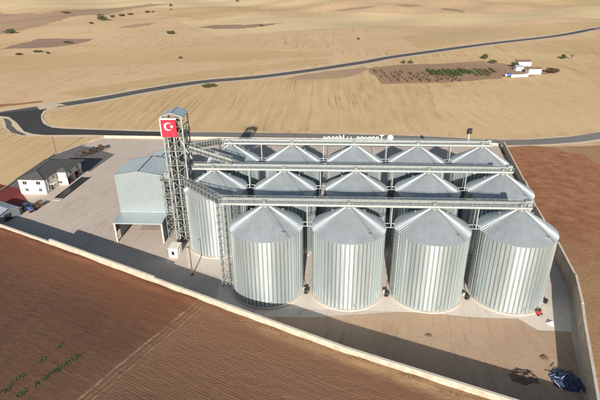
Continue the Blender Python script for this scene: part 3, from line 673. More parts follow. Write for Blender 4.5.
# ------------------------------------------------------------------ elevator tower
TW = empty('elevator_tower', (-27.7, 24.2, 0)); wx, wy, HT = 5.5, 6.0, 34.3
for sx in (-1, 1):
    for sy in (-1, 1): MB().box((sx*wx/2, sy*wy/2, 0), (.34, .34, 39.9)).build('column', M['steel'], TW)
levels = [0, 4.3, 8.6, 12.9, 17.2, 21.5, 25.8, 30.1, 34.3]
for li in range(len(levels)-1):
    z0, z1 = levels[li], levels[li+1]; b = MB()
    for sg in (-1, 1):
        b.bar((-wx/2, sg*wy/2, z0), (wx/2, sg*wy/2, z1), .16); b.bar((wx/2, sg*wy/2, z0), (-wx/2, sg*wy/2, z1), .16)
        b.bar((sg*wx/2, -wy/2, z0), (sg*wx/2, wy/2, z1), .16); b.bar((sg*wx/2, wy/2, z0), (sg*wx/2, -wy/2, z1), .16)
        b.bar((-wx/2, sg*wy/2, z1), (wx/2, sg*wy/2, z1), .22); b.bar((sg*wx/2, -wy/2, z1), (sg*wx/2, wy/2, z1), .22)
    b.build('bracing', M['steeld'], TW)
    # landing and stair flight on the right-hand side of the shaft
    MB().box((1.9, 0, z1-.1), (2.1, wy-.5, .1)).build('landing', M['steeld'], TW)
    s = MB(); y0, y1 = (-2.2, 2.2) if li % 2 else (2.2, -2.2)
    for xo in (1.35, 2.35): s.bar((xo-.1, y0, z0+.1), (xo, y1, z1), .1, .28)
    for q in range(14): t = (q+.5)/14; s.box((1.85, y0+(y1-y0)*t, z0+(z1-z0)*t), (.9, .26, .05))
    for xo in (1.35, 2.35):
        s.bar((xo, y0, z0+1.1), (xo, y1, z1+1.0), .06)
        for q in range(5): t = q/4; s.bar((xo, y0+(y1-y0)*t, z0+.1+(z1-z0)*t), (xo, y0+(y1-y0)*t, z0+1.1+(z1-z0)*t), .05)
    s.build('stair_flight', M['steel'], TW)
    b = MB(); rail(b, (-wx/2, -wy/2, z1), (wx/2, -wy/2, z1), 4); rail(b, (wx/2, -wy/2, z1), (wx/2, wy/2, z1), 4); b.build('railing', M['steel'], TW)
for i, (x, y) in enumerate([(-2.0, -1.6), (-2.0, 1.4), (-.2, -1.6), (-.2, 1.4)]):
    e = MB().box((x, y-.45, .6), (.42, .36, 36.6)).box((x, y+.45, .6), (.42, .36, 36.6)); leg = e.build('elevator_leg', M['steeld'] if i % 2 else M['steel'], TW)
    MB().box((x, y, .02), (.6, 1.6, .9)).build('boot', M['steeld'], leg)
    h = MB().box((x, y, 36.9), (.75, 1.7, 1.0)).tube((x-.37, y, 37.9), (x+.37, y, 37.9), .82, n=14); h.build('elevator_head', M['steel'], leg)
    MB().box((x+.55, y+.2, 37.6), (.4, .5, .5)).build('motor', M['blue_p'] if i == 0 else M['steeld'], leg)
MB().box((0, 0, 34.32), (6.2, 6.8, .14)).build('head_platform', M['steeld'], TW)
b = MB()
for a, c in (((-3., -3.3), (3., -3.3)), ((3., -3.3), (3., 3.3)), ((3., 3.3), (-3., 3.3)), ((-3., 3.3), (-3., -3.3))): rail(b, (*a, 34.46), (*c, 34.46), 5, 1.15)
for zz in (37.2, 39.6):
    for sg in (-1, 1): b.bar((-wx/2, sg*wy/2, zz), (wx/2, sg*wy/2, zz), .16); b.bar((sg*wx/2, -wy/2, zz), (sg*wx/2, wy/2, zz), .16)
for sg in (-1, 1): b.bar((sg*wx/2, -wy/2, 34.5), (sg*wx/2, wy/2, 37.2), .14); b.bar((.6, sg*wy/2, 34.5), (wx/2, sg*wy/2, 37.2), .14); b.bar((wx/2, sg*wy/2, 37.2), (.6, sg*wy/2, 39.6), .14)
b.build('head_frame', M['steeld'], TW)
# pitched roof over the head
rh = MB()
for sg in (-1, 1):
    rh.face([(0, -3.4, 41.1), (0, 3.4, 41.1), (sg*3.15, 3.4, 40.0), (sg*3.15, -3.4, 40.0)]); rh.face([(0, -3.4, 40.95), (0, 3.4, 40.95), (sg*3.15, 3.4, 39.85), (sg*3.15, -3.4, 39.85)])
    rh.face([(sg*3.15, -3.4, 39.85), (sg*3.15, 3.4, 39.85), (sg*3.15, 3.4, 40.0), (sg*3.15, -3.4, 40.0)])
    rh.face([(0, -3.4, 40.95), (0, -3.4, 41.1), (sg*3.15, -3.4, 40.0), (sg*3.15, -3.4, 39.85)]); rh.face([(0, 3.4, 40.95), (0, 3.4, 41.1), (sg*3.15, 3.4, 40.0), (sg*3.15, 3.4, 39.85)])
ro = rh.build('roof', M['bluegrey'], TW); MB().box((0, 0, 41.08), (.35, 6.85, .07)).build('ridge_cap', M['steel'], ro)
# spouts falling from the heads to the galleries and the leg that feeds the pit
for a, c, r in (((-.2, -1.6, 36.8), (3.4, -2.6, 29.6), .28), ((-.2, 1.4, 36.8), (3.3, 2.2, 30.2), .28), ((-2, 1.4, 36.8), (3.5, .6, 26.6), .28), ((-2, -1.6, 36.9), (-5.2, 1.8, 20.6), .3), ((-2.0, 1.4, 33), (-4.6, 3.4, 20.6), .26)):
    MB().tube(a, c, r, n=12).build('spout', M['steel'], TW)
tag(TW, 'tall open lattice elevator tower with stairs and pitched roof, left of silos', 'tower')
# flag on the front of the tower head
FL = empty('flag', (-28.6, 20.72, 34.4)); fw_, fh_ = 4.2, 4.9
def fy(u, v): return -.10*math.sin(u*5+.6)*(.4+v*.6)-.05*math.sin(u*11+v*4)
def flagpatch(poly_pts, off): return [(x, fy(x/fw_+.5, z/fh_)-off, z) for x, z in poly_pts]
c = MB(); nu, nv = 28, 24
for k, yy in ((0, 0.), ):
    for j in range(nv+1):
        for i in range(nu+1): u, v = i/nu, j/nv; c.v.append(((u-.5)*fw_, fy(u, v), v*fh_))
    for j in range(nv):
        for i in range(nu): a = j*(nu+1)+i; c.f.append((a, a+1, a+nu+2, a+nu+1))
cl = c.build('cloth', M['flagred'], FL, smooth=True); so = cl.modifiers.new('thick', 'SOLIDIFY'); so.thickness = .02
# crescent and star drawn on the cloth
n = 40; cx0, cz0, ro_, ri, dx = -.15, 2.95, 1.12, .90, .30
ang = math.acos((ro_**2+dx**2-ri**2)/(2*ro_*dx)); angi = math.pi-math.acos((ri**2+dx**2-ro_**2)/(2*ri*dx))
cm = MB(); outer_ = []; inner_ = []
for i in range(n+1):
    t = ang+(2*math.pi-2*ang)*i/n; outer_.append((cx0+ro_*math.cos(t), cz0+ro_*math.sin(t)))
    t = angi+(2*math.pi-2*angi)*i/n; inner_.append((cx0+dx+ri*math.cos(t), cz0+ri*math.sin(t)))
for i in range(n): cm.face(flagpatch([outer_[i], outer_[i+1], inner_[i+1], inner_[i]], .035))
q = cm.build('crescent', M['flagwhite'], FL); so = q.modifiers.new('thick', 'SOLIDIFY'); so.thickness = .015
st = MB(); sc = (cx0+.98, cz0)
pts = [(sc[0]+(.52 if i % 2 == 0 else .2)*math.cos(math.pi+i*math.pi/5), sc[1]+(.52 if i % 2 == 0 else .2)*math.sin(math.pi+i*math.pi/5)) for i in range(10)]
for i in range(10): st.face(flagpatch([sc, pts[i], pts[(i+1) % 10]], .035))
q = st.build('star', M['flagwhite'], FL); so = q.modifiers.new('thick', 'SOLIDIFY'); so.thickness = .015
MB().box((0, .02, fh_+.02), (fw_+.3, .1, .34)).build('hem', M['flagwhite'], FL)
MB().box((-fw_/2-.14, .02, .1), (.24, .05, fh_-.1)).build('hem', M['flagwhite'], FL)
tag(FL, 'red flag with white crescent and star hung on the elevator tower', 'flag')
# pre-cleaner platform between tower and intake hall
PL = lattice((-32.6, 26.6, 0), 3.0, 4.4, 19.6, 7, 'lower lattice platform between intake hall and elevator tower', 'cleaner_platform')
MB().box((0, 0, 19.62), (3.6, 5.0, .14)).build('platform', M['steeld'], PL)
for z in (8.4, 14.0): MB().box((0, 0, z), (2.7, 4.1, .1)).build('platform', M['steeld'], PL)
MB().box((0, .4, 19.78), (1.9, 2.4, 1.9)).build('cleaner', M['steel'], PL, bevel=.1)
MB().box((0, .2, 8.52), (1.7, 2.2, 2.3)).build('cleaner', M['steeld'], PL, bevel=.1)
b = MB(); rail(b, (-1.7, -2.4, 19.76), (1.7, -2.4, 19.76), 3); rail(b, (-1.7, 2.4, 19.76), (-1.7, -2.4, 19.76), 4); b.build('railing', M['steel'], PL)

# ------------------------------------------------------------------ intake hall
H = empty('intake_hall', (-42.2, 28, 0))
def hallblock(x0, x1, y0, y1, e, rg, zb, nm):
    xm = (x0+x1)/2
    w_ = MB(); pro = [(x0, zb), (x1, zb), (x1, e), (xm, rg), (x0, e)]
    w_.face([(x, y0, z) for x, z in pro]); w_.face([(x, y1, z) for x, z in pro])
    w_.face([(x0, y0, zb), (x0, y1, zb), (x0, y1, e), (x0, y0, e)]); w_.face([(x1, y0, zb), (x1, y1, zb), (x1, y1, e), (x1, y0, e)])
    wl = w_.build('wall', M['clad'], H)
    # standing ribs of the cladding
    s = MB(); k = int((x1-x0)/1.0)
    for i in range(1, k):
        x = x0+(x1-x0)*i/k; s.box((x, y0-.012, zb+.02), (.06, .02, e-zb-.1))
    k = int((y1-y0)/1.0)
    for i in range(1, k):
        y = y0+(y1-y0)*i/k
        for xx in (x0-.012, x1+.012): s.box((xx, y, zb+.02), (.02, .06, e-zb-.1))
    s.build('cladding_ribs', M['clad'], wl)
    for a, bb in ((x0-.25, xm), (x1+.25, xm)):
        rr = MB(); za = e-(rg-e)/(xm-x0)*.25
        rr.face([(a, y0-.25, za+.04), (a, y1+.25, za+.04), (bb, y1+.25, rg+.04), (bb, y0-.25, rg+.04)]); rr.face([(a, y0-.25, za+.16), (a, y1+.25, za+.16), (bb, y1+.25, rg+.16), (bb, y0-.25, rg+.16)])
        for yy in (y0-.25, y1+.25): rr.face([(a, yy, za+.04), (a, yy, za+.16), (bb, yy, rg+.16), (bb, yy, rg+.04)])
        rr.face([(a, y0-.25, za+.04), (a, y1+.25, za+.04), (a, y1+.25, za+.16), (a, y0-.25, za+.16)])
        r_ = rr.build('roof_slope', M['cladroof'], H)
        s = MB(); k = int((y1-y0)/1.2)
        for i in range(1, k):
            y = y0+(y1-y0)*i/k; s.bar((a, y, za+.17), (bb, y, rg+.17), .05, .04)
        s.build('roof_seams', M['cladroof'], r_)
    MB().box((xm, (y0+y1)/2, rg+.165), (.3, y1-y0+.5, .05)).build('ridge_cap', M['dark'], H)
    MB().box((x0-.3, (y0+y1)/2, e-.15), (.16, y1-y0+.4, .16)).build('gutter', M['dark'], H); MB().box((x1+.3, (y0+y1)/2, e-.15), (.16, y1-y0+.4, .16)).build('gutter', M['dark'], H)
hallblock(-7.6, 7.6, 0, 13.6, 19.7, 21.0, 6.9, 'front')
hallblock(-2.4, 7.3, 13.9, 23.5, 18.9, 20.2, 0.05, 'rear')
# canopy over the lorry entrance, standing on wall-like legs
cn = MB(); cn.face([(-7.5, -6.5, 6.75), (7.5, -6.5, 6.75), (7.5, 0, 7.35), (-7.5, 0, 7.35)]); cn.face([(-7.5, -6.5, 6.5), (7.5, -6.5, 6.5), (7.5, 0, 7.1), (-7.5, 0, 7.1)])
for x in (-7.5, 7.5): cn.face([(x, -6.5, 6.5), (x, -6.5, 6.75), (x, 0, 7.35), (x, 0, 7.1)])
cn.face([(-7.5, -6.5, 6.5), (7.5, -6.5, 6.5), (7.5, -6.5, 6.75), (-7.5, -6.5, 6.75)])
cp = cn.build('canopy', M['cladroof'], H); MB().box((0, -.14, 7.42), (15.3, .24, .22)).build('flashing', M['cladroof'], cp)
MB().box((0, -6.56, 6.45), (15.2, .1, .36)).build('fascia', M['cladroof'], cp)
for x in (-7.3, 7.3):
    for y in (-6.2, 13.2): MB().box((x, y, 0), (.45, .5, 6.45)).build('post', M['conc'], H)
    MB().box((x, 3.4, 0), (.12, 13.0, 6.88)).build('side_panel', M['clad'], H)
    if x < 0: MB().box((x, -3.6, 3.2), (.1, 4.6, 3.3)).build('side_panel', M['dark'], H)
    else: MB().box((x, -3.2, 0), (.1, 5.4, 6.5)).build('side_panel', M['clad'], H)
for x in (-2.2, 2.3): MB().box((x, 7.0, 0), (.4, .4, 6.86)).build('post', M['conc'], H)
for x in (-3.6, 3.0): MB().box((x, 10.5, 0), (.35, 6, 6.85)).build('inner_wall', M['conc'], H)
pit = MB()
for i in range(12): pit.box((-3+i*.55, 5, .05), (.08, 7, .05))
pit.build('pit_grating', M['dark'], H)
tag(H, 'tall grey sheet-clad truck intake hall with front canopy, beside the tower', 'hall')

# ------------------------------------------------------------------ gate booth and post
B = empty('control_booth', (-29.3, 15, 0), R(-4))
MB().box((0, 0, .05), (2.7, 3.6, 2.9)).build('wall', M['white'], B, bevel=.04)
MB().box((0, 0, 2.96), (3.0, 3.9, .16)).build('roof', M['offwhite'], B)
wn = MB().box((-.05, -1.82, .9), (.85, .06, 1.25)).build('window', M['glass'], B); MB().box((-.05, -1.81, .82), (1.0, .04, .08)).build('sill', M['white'], wn)
d = MB().box((1.37, .4, .1), (.05, .9, 2.1)).build('door', M['offwhite'], B); MB().box((1.42, .1, 1.1), (.06, .12, .05)).build('handle', M['dark'], d)
tag(B, 'small white control booth with dark window below the elevator tower', 'booth')
B = empty('lamp_post', (-21.7, 4.6, 0)); MB().tube((0, 0, 0), (0, 0, 9.0), .2, .12, n=10).build('pole', M['rust'], B)
MB().box((0, 0, 0), (.6, .6, .25)).build('base_plate', M['rust'], B); MB().box((-.35, -.1, 8.9), (.9, .3, .14)).build('lamp', M['dark'], B)
tag(B, 'brown lamp post standing in the wall shadow near the white booth', 'lamp post')
# ------------------------------------------------------------------ aeration fans at the feet of the front silos
def make_fan():
    f = empty('aeration_fan', (0, 0, 0))
    MB().tube((-.45, 0, 1.0), (.45, 0, 1.0), .72, n=20).build('housing', M['black'], f)
    MB().box((0, 0, .05), (1.1, .9, .3)).build('stand', M['dark'], f)
    MB().tube((.46, 0, 1.0), (1.1, 0, 1.0), .3, n=12).build('motor', M['dark'], f)
    MB().box((-.2, .95, .5), (.5, 1.3, .8)).build('duct', M['white'], f)
    return f
fan = make_fan(); ff = True
for (x, y, a), lab in zip([(9.9, -2.6, .3), (30.5, -3.0, .3), (50.7, -3.4, .3), (69.6, -4.4, .5)], ['between the first and second front silos', 'between the second and third front silos', 'between the third and fourth front silos', 'right of the rightmost front silo']):
    o = fan if ff else copy_tree(fan); ff = False; o.location = (x, y, .05); o.rotation_euler.z = a; o.scale = (.8, .8, .8)
    tag(o, 'black aeration fan with white duct standing '+lab, 'fan', 'aeration fans at the silo feet')
o = empty('seed_cleaner', (66.4, -8.9, .05), .5)
MB().box((0, 0, .35), (1.2, .8, .7), 0, .8).build('hopper', M['red_p'], o, bevel=.05); MB().box((.2, 0, 1.06), (.4, .4, .6)).build('engine', M['dark'], o)
for sx in (-.5, .5): MB().tube((sx, -.5, .3), (sx, -.38, .3), .3, n=14).build('wheel', M['black'], o)
MB().bar((.6, 0, .7), (1.5, 0, 1.1), .08).build('handle', M['red_p'], o)
tag(o, 'small red wheeled machine on the concrete by the rightmost silo', 'machine')
o = empty('bag_pile', (67.5, -12.2, .05)); 
for i, (x, y, z, a) in enumerate([(0, 0, 0, .2), (.9, .2, 0, 1.0), (.4, -.6, 0, 2.0), (.4, -.1, .28, .6)]): MB().box((x, y, z), (1.0, .6, .28), a, .85).build('bag', M['white'], o, bevel=.08)
tag(o, 'few white bags lying at the edge of the concrete apron', 'bags')
# blue sheeting heap by the right wall
o = empty('blue_sheeting', (63.8, -30, .07)); b = MB(); n = 34
for j in range(n+1):
    for i in range(n+1):
        x, y = (i/n-.5)*6.2, (j/n-.5)*6.2; r_ = math.hypot(x, y)/3.1; e = max(0, 1-r_**2*(1+.5*noise.noise(Vector((x, y, 3)))))
        b.v.append((x+.35*noise.noise(Vector((x*1.3, y*1.3, 7))), y+.35*noise.noise(Vector((x*1.3, y*1.3, 11))), max(-.02, e*(.65+.75*abs(noise.noise(Vector((x*1.1, y*1.1, 5)))) + .35*noise.noise(Vector((x*3, y*3, 2))))-.04)))
for j in range(n):
    for i in range(n): a = j*(n+1)+i; b.f.append((a, a+1, a+n+2, a+n+1))
b.build('sheet', M['tarp'], o)
for i in range(11):
    a = random.uniform(0, 6.28); x, y = random.uniform(-2.8, 2.4), random.uniform(-2.4, 2.8); l = random.uniform(.8, 1.9)
    MB().tube((x-l*math.cos(a), y-l*math.sin(a), .35+random.random()*.5), (x+l*math.cos(a), y+l*math.sin(a), .45+random.random()*.8), .06, n=6).build('pipe', M[['tarp', 'bluegrey', 'tarp', 'tarp', 'offwhite'][i % 5]], o)
tag(o, 'crumpled heap of blue sheeting and pipes against the right wall', 'heap')
# tipped earth and weeds
def mound(name, c, rx, ry, h, m, label, cat, seed):
    b = MB(); n = 26
    for j in range(n+1):
        for i in range(n+1):
            x, y = (i/n-.5)*2, (j/n-.5)*2; e = max(0, 1-(x*x+y*y)*(1+.6*noise.noise(Vector((x*2, y*2, seed)))))
            b.v.append((x*rx, y*ry, h*e*(.6+.8*noise.noise(Vector((x*3+seed, y*3, seed))))-.03+.06*noise.noise(Vector((x*9, y*9, seed)))*(e > 0)))
    for j in range(n):
        for i in range(n): a = j*(n+1)+i; b.f.append((a, a+1, a+n+2, a+n+1))
    o = b.build(name, m, smooth=True); o.location = (*c, .07); tag(o, label, cat); return o
mound('earth_mound', (55.6, -29.5), 2.9, 2.3, .8, M['tipsoil'], 'dark patch of tipped earth on the dirt near the blue heap', 'mound', 3)
mound('earth_mound', (62.0, -23.6), 1.0, .8, .35, M['tipsoil'], 'tiny dark earth lump at the shadow edge above the blue heap', 'mound', 5)
mound('earth_mound', (38.6, -17.5), 1.0, .6, .25, M['tipsoil'], 'tiny dark earth lump alone in the middle of the dirt', 'mound', 9)

# ------------------------------------------------------------------ white house with hip roof
HS = empty('white_house', (-95.3, 56, 0))
def window(parent, c, wdt, hgt, axis, fr=M['white']):
    x, y, z = c
    d = (wdt, .1, hgt) if axis == 'x' else (.1, wdt, hgt)
    g_ = MB().box((x, y, z), d).build('window', M['glass'], parent)
    b = MB(); t = .09
    for u in (-1, 1):
        if axis == 'x': b.box((x+u*(wdt/2+t/2), y, z-t), (t, .16, hgt+2*t))
        else: b.box((x, y+u*(wdt/2+t/2), z-t), (.16, t, hgt+2*t))
    for zz in (z-t, z+hgt): b.box((x, y, zz), ((wdt-.01, .15, t) if axis == 'x' else (.15, wdt-.01, t)))
    b.box((x, y, z), ((.06, .13, hgt) if axis == 'x' else (.13, .06, hgt)))
    b.build('frame', fr, g_)
    MB().box((x, y, z-t-.09), ((wdt+.4, .34, .08) if axis == 'x' else (.34, wdt+.4, .08))).build('sill', M['conc'], g_)
wl = MB().box((0, 10.5, 0), (10.0, 21.0, 6.0)).build('wall', M['white'], HS)
MB().box((7.0, 14.6, 3.0), (4.2, 12.6, 2.7)).build('wing_wall', M['offwhite'], HS)
for y in (8.9, 14.6, 20.4): MB().box((7.0, y, 0), (4.2, .35, 3.0)).build('fin_wall', M['offwhite'], HS)
def hip(x0, x1, y0, y1, e, rg, along):
    b = MB(); k = (x1-x0)/2 if along == 'y' else (y1-y0)/2
    p = [(x0, y0, e), (x1, y0, e), (x1, y1, e), (x0, y1, e)]
    r0, r1 = (((x0+x1)/2, y0+k, rg), ((x0+x1)/2, y1-k, rg)) if along == 'y' else ((x0+k, (y0+y1)/2, rg), (x1-k, (y0+y1)/2, rg))
    if along == 'y': b.face([p[0], p[1], r0]); b.face([p[1], p[2], r1, r0]); b.face([p[2], p[3], r1]); b.face([p[3], p[0], r0, r1])
    else: b.face([p[0], p[1], r1, r0]); b.face([p[1], p[2], r1]); b.face([p[2], p[3], r0, r1]); b.face([p[3], p[0], r0])
    b.face(p[::-1]); return b, p, r0, r1
b, p, r0, r1 = hip(-5.6, 5.6, -.6, 21.6, 6.02, 7.7, 'y'); rf = b.build('roof', M['roofdark'], HS)
b2 = MB()
for q, r_ in ((p[0], r0), (p[1], r0), (p[2], r1), (p[3], r1)): b2.bar(Vector(q)+Vector((0, 0, .03)), Vector(r_)+Vector((0, 0, .03)), .22, .1)
b2.bar(r0, r1, .24, .14); b2.build('ridge_tiles', M['dark'], rf)
b2 = MB()
for i in range(4): b2.bar(Vector(p[i])-Vector((0, 0, .05)), Vector(p[(i+1) % 4])-Vector((0, 0, .05)), .16, .18)
b2.build('gutter', M['roofdark'], rf)
b, p, r0, r1 = hip(4.6, 10.0, 7.6, 22.0, 5.72, 6.9, 'y'); b.build('wing_roof', M['roofdark'], HS)
for x in (-2.6, 2.6): window(HS, (x, -.02, 3.9), 1.5, 1.3, 'x', M['offwhite']); window(HS, (x+.3, -.02, 1.1), 1.15, 1.25, 'x')
for y in (2.4, 6.4): window(HS, (5.02, y, 3.9), 1.3, 1.3, 'y'); window(HS, (5.02, y, 1.1), 1.2, 1.3, 'y')
for y in (11.5, 17.5): window(HS, (9.12, y, 3.7), 1.8, 1.2, 'y')
d = MB().box((5.03, 4.4, 0), (.1, 1.0, 2.2)).build('door', M['dark'], HS); MB().box((5.1, 4.05, 1.05), (.08, .12, .05)).build('handle', M['steel'], d)
MB().box((5.9, 4.4, 2.6), (1.7, 2.6, .12)).build('porch_slab', M['offwhite'], HS)
tag(HS, 'two-storey white house with dark hip roof at left of the yard', 'house')

# ------------------------------------------------------------------ vehicles
def make_car(m, L=4.3, W=1.75, truck=False):
    r = empty('parked_car', (0, 0, 0))
    b = MB(); prof = [(-L/2, .35), (L/2, .35), (L/2, .72), (L*.22, .9), (-L/2+.05, .92)]
    k = len(b.v)
    for y in (-W/2, W/2): b.v += [(x, y, z) for x, z in prof]
    n = len(prof); b.f += [tuple(range(k, k+n)), tuple(range(k+2*n-1, k+n-1, -1))]+[(k+i, k+(i+1) % n, k+n+(i+1) % n, k+n+i) for i in range(n)]
    body = b.build('body', m, r, bevel=.08)
    c = MB(); k = 0; prof = [(-L*.42, .88), (L*.2, .88), (L*.06, 1.42), (-L*.32, 1.45)]
    for y, s in ((-W/2+.06, 1), (W/2-.06, 1)): c.v += [(x, y*(1 if z < 1 else .84), z) for x, z in prof]
    c.f += [(0, 1, 2, 3), (7, 6, 5, 4)]+[(i, (i+1) % 4, 4+(i+1) % 4, 4+i) for i in range(4)]
    cab = c.build('cabin', M['glass'], r); MB().box((-L*.13, 0, 1.43), (L*.36, W*.8, .06)).build('roof_panel', m, cab)
    for x in (-L*.31, L*.31):
        for y in (-W/2+.1, W/2-.1):
            wv = MB().tube((x, y-.1, .32), (x, y+.1, .32), .32, n=16).build('wheel', M['black'], r)
            MB().tube((x, y-.115, .32), (x, y+.115, .32), .17, n=10).build('rim', M['steel'], wv)
    for y in (-W*.34, W*.34): MB().box((L/2-.02, y, .58), (.08, .3, .14)).build('headlight', M['white'], r)
    return r
for m, loc, a, lab in ((M['carwhite'], (-95.8, 87.4), 1.4, 'white car parked in the shadow behind the house, left of the pair'), (M['carwhite'], (-93.0, 89.2), 1.4, 'white car parked in the shadow behind the house, right of the pair'), (M['cardark'], (-88.8, 77.5), 1.5, 'dark car standing at the far corner of the house wing'), (M['red_p'], (-88.3, 67.4), 0, 'red car under the open wing of the white house'), (M['red_p'], (-88.3, 73.4), 0, 'red car in the farther bay under the house wing')):
    o = make_car(m); o.location = (*loc, .065); o.rotation_euler.z = a; tag(o, lab, 'car', 'cars parked around the house')
T = empty('tractor', (-89.0, 41.6, .03), R(-25))
MB().box((.9, 0, .9), (2.4, 1.0, .9)).build('bonnet', M['blue_p'], T, bevel=.1); cb = MB().box((-1.1, 0, 1.0), (1.8, 1.6, 1.7), 0, .85).build('cab', M['glass'], T); MB().box((-1.1, 0, 2.7), (1.7, 1.5, .12)).build('cab_roof', M['blue_p'], cb)
for x, y, r_ in ((1.6, .8, .5), (1.6, -.8, .5), (-1.3, .95, .85), (-1.3, -.95, .85)):
    wv = MB().tube((x, y-.2, r_), (x, y+.2, r_), r_, n=18).build('wheel', M['black'], T); MB().tube((x, y-.22, r_), (x, y+.22, r_), r_*.5, n=12).build('rim', M['red_p'], wv)
MB().tube((1.5, .3, 1.8), (1.5, .3, 2.7), .06, n=8).build('exhaust', M['dark'], T)
tag(T, 'dark blue tractor standing at the corner of the red paving', 'tractor')
T = empty('trailer', (-87.6, 43.6, .03), R(70))
MB().box((0, 0, .8), (4.6, 2.0, .15)).build('bed', M['rust'], T)
for x, y, d in ((0, 1.0, (4.6, .06, .6)), (0, -1.0, (4.6, .06, .6)), (2.3, 0, (.06, 1.9, .6)), (-2.3, 0, (.06, 1.9, .6))): MB().box((x, y, .95), d).build('side_board', M['rust'], T)
for y in (-.95, .95): MB().tube((-.6, y-.15, .45), (-.6, y+.15, .45), .45, n=16).build('wheel', M['black'], T)
MB().bar((2.3, 0, .8), (3.9, 0, .6), .12).build('drawbar', M['rust'], T)
tag(T, 'brown flat farm trailer beside the blue tractor', 'trailer')
# weighbridge
Wb = empty('weighbridge', (-83.2, 62.2, 0), R(-3))
for i in range(6): MB().box((0, -8.35+i*3.34, .05), (2.9, 3.26, .28)).build('deck_plate', M['dark'], Wb)
for x in (-1.55, 1.55): MB().box((x, 0, .05), (.16, 20.1, .45)).build('guide_rail', M['dark'], Wb)
for y in (-11.0, 11.0): MB().box((0, y, .05), (2.9, 1.8, .12)).build('ramp', M['conc'], Wb)
tag(Wb, 'long narrow dark weighbridge in the yard beside the white house', 'weighbridge')
# farm implements lined up on the yard
for i, (x, y) in enumerate([(-96.0, 96.3), (-94.2, 99.0), (-92.4, 102.0), (-90.6, 105.2)]):
    T = empty('farm_implement', (x, y, .02), R(25+i*7)); T.scale = (1.25, 1.25, 1.35)
    b = MB()
    for k in (-1, 0, 1): b.bar((-1.8, k*1.0, 1.1), (1.8, k*1.0, 1.1), .18)
    b.bar((-1.6, -1.1, 1.1), (-1.6, 1.1, 1.1), .18); b.bar((1.6, -1.1, 1.1), (1.6, 1.1, 1.1), .18); b.build('frame', M['machine'], T)
    for k in range(5): MB().bar((-1.6+k*.8, 1.0 if k % 2 else -1.0, 1.1), (-1.9+k*.8, 1.2 if k % 2 else -.8, .02), .14).build('tine', M['dark'], T)
    MB().box((0, 0, 1.25), (1.6, 1.0, .8), 0, .8).build('hopper', M['machine'] if i % 2 else M['dark'], T)
    MB().bar((1.8, 0, 1.1), (2.9, 0, .5), .14).build('hitch', M['machine'], T)
    tag(T, ['rusty tined implement, nearest of the four lined up behind the yard', 'rusty tined implement, second nearest in the line behind the yard', 'rusty tined implement, third in the line behind the yard', 'rusty tined implement, farthest of the four lined up'][i], 'implement', 'farm implements lined up on the yard')
# small shed at the left edge
S = empty('sheet_shed', (-96.6, 37.2, 0), R(-25))
MB().box((0, 0, 0), (10.5, 7.5, 3.1)).build('wall', M['clad'], S)
for sg in (-1, 1):
    r_ = MB(); r_.face([(-5.6, 0, 4.3), (5.6, 0, 4.3), (5.6, sg*4.1, 3.05), (-5.6, sg*4.1, 3.05)]); r_.face([(-5.6, 0, 4.18), (5.6, 0, 4.18), (5.6, sg*4.1, 2.93), (-5.6, sg*4.1, 2.93)])
    r_.face([(-5.6, sg*4.1, 2.93), (5.6, sg*4.1, 2.93), (5.6, sg*4.1, 3.05), (-5.6, sg*4.1, 3.05)])
    for x in (-5.6, 5.6): r_.face([(x, 0, 4.18), (x, 0, 4.3), (x, sg*4.1, 3.05), (x, sg*4.1, 2.93)])
    r_.build('roof_slope', M['bluegrey'], S)
for x in (-5.25, 5.25): MB().face([(x, -3.75, 3.1), (x, 3.75, 3.1), (x, 0, 4.2)]).build('gable', M['clad'], S)
d = MB().box((5.3, -.6, 0), (.1, 2.4, 2.5)).build('door', M['dark'], S); MB().box((5.38, .3, 1.1), (.06, .1, .2)).build('handle', M['steel'], d)
tag(S, 'low shed with pale blue-grey sheet roof at the left edge', 'shed')

# ------------------------------------------------------------------ far farmstead
def farmhouse(px0, px1, pyb, h, dep, label, roofm, name='farmhouse'):
    a, b_ = unt(px0, pyb), unt(px1, pyb); L = (b_-a).length; rz = math.atan2(b_.y-a.y, b_.x-a.x)
    c = (a+b_)/2; r = empty(name, (c.x, c.y, c.z), rz)
    MB().box((0, dep/2, -.2), (L, dep, h+.2)).build('wall', M['white'], r)
    for sg in (0, 1):
        y0 = -.4 if sg == 0 else dep+.4
        q = MB(); q.face([(-L/2-.4, dep/2, h+1.3), (L/2+.4, dep/2, h+1.3), (L/2+.4, y0, h), (-L/2-.4, y0, h)]); q.face([(-L/2-.4, dep/2, h+1.15), (L/2+.4, dep/2, h+1.15), (L/2+.4, y0, h-.15), (-L/2-.4, y0, h-.15)])
        q.face([(-L/2-.4, y0, h-.15), (L/2+.4, y0, h-.15), (L/2+.4, y0, h), (-L/2-.4, y0, h)])
        for x in (-L/2-.4, L/2+.4): q.face([(x, dep/2, h+1.15), (x, dep/2, h+1.3), (x, y0, h), (x, y0, h-.15)])
        q.build('roof_slope', roofm, r)
    for x in (-L/2+.01, L/2-.01): MB().face([(x, .05, h), (x, dep-.05, h), (x, dep/2, h+1.1)]).build('gable', M['white'], r)
    for k in range(3): 
        g_ = MB().box((-L/3+k*L/3, -.02, 1.2), (.9, .08, 1.0)).build('window', M['offwhite'], r); MB().box((-L/3+k*L/3, -.05, 1.1), (1.1, .12, .09)).build('sill', M['conc'], g_)
    tag(r, label, 'farmhouse'); return r
farmhouse(518, 531, 66, 3.5, 8, 'far white farmhouse with brown roof, upper of the two', M['roofred'])
farmhouse(528.5, 541, 74.3, 4.2, 7, 'far white farmhouse with brown roof, lower right of the two', M['roofred'])
farmhouse(516, 523, 70.8, 3.0, 5, 'little grey-roofed outbuilding between the two far farmhouses', M['bluegrey'], 'outbuilding')
a, b_ = unt(511, 77.6), unt(528, 77.0); r = empty('farm_wall', a)
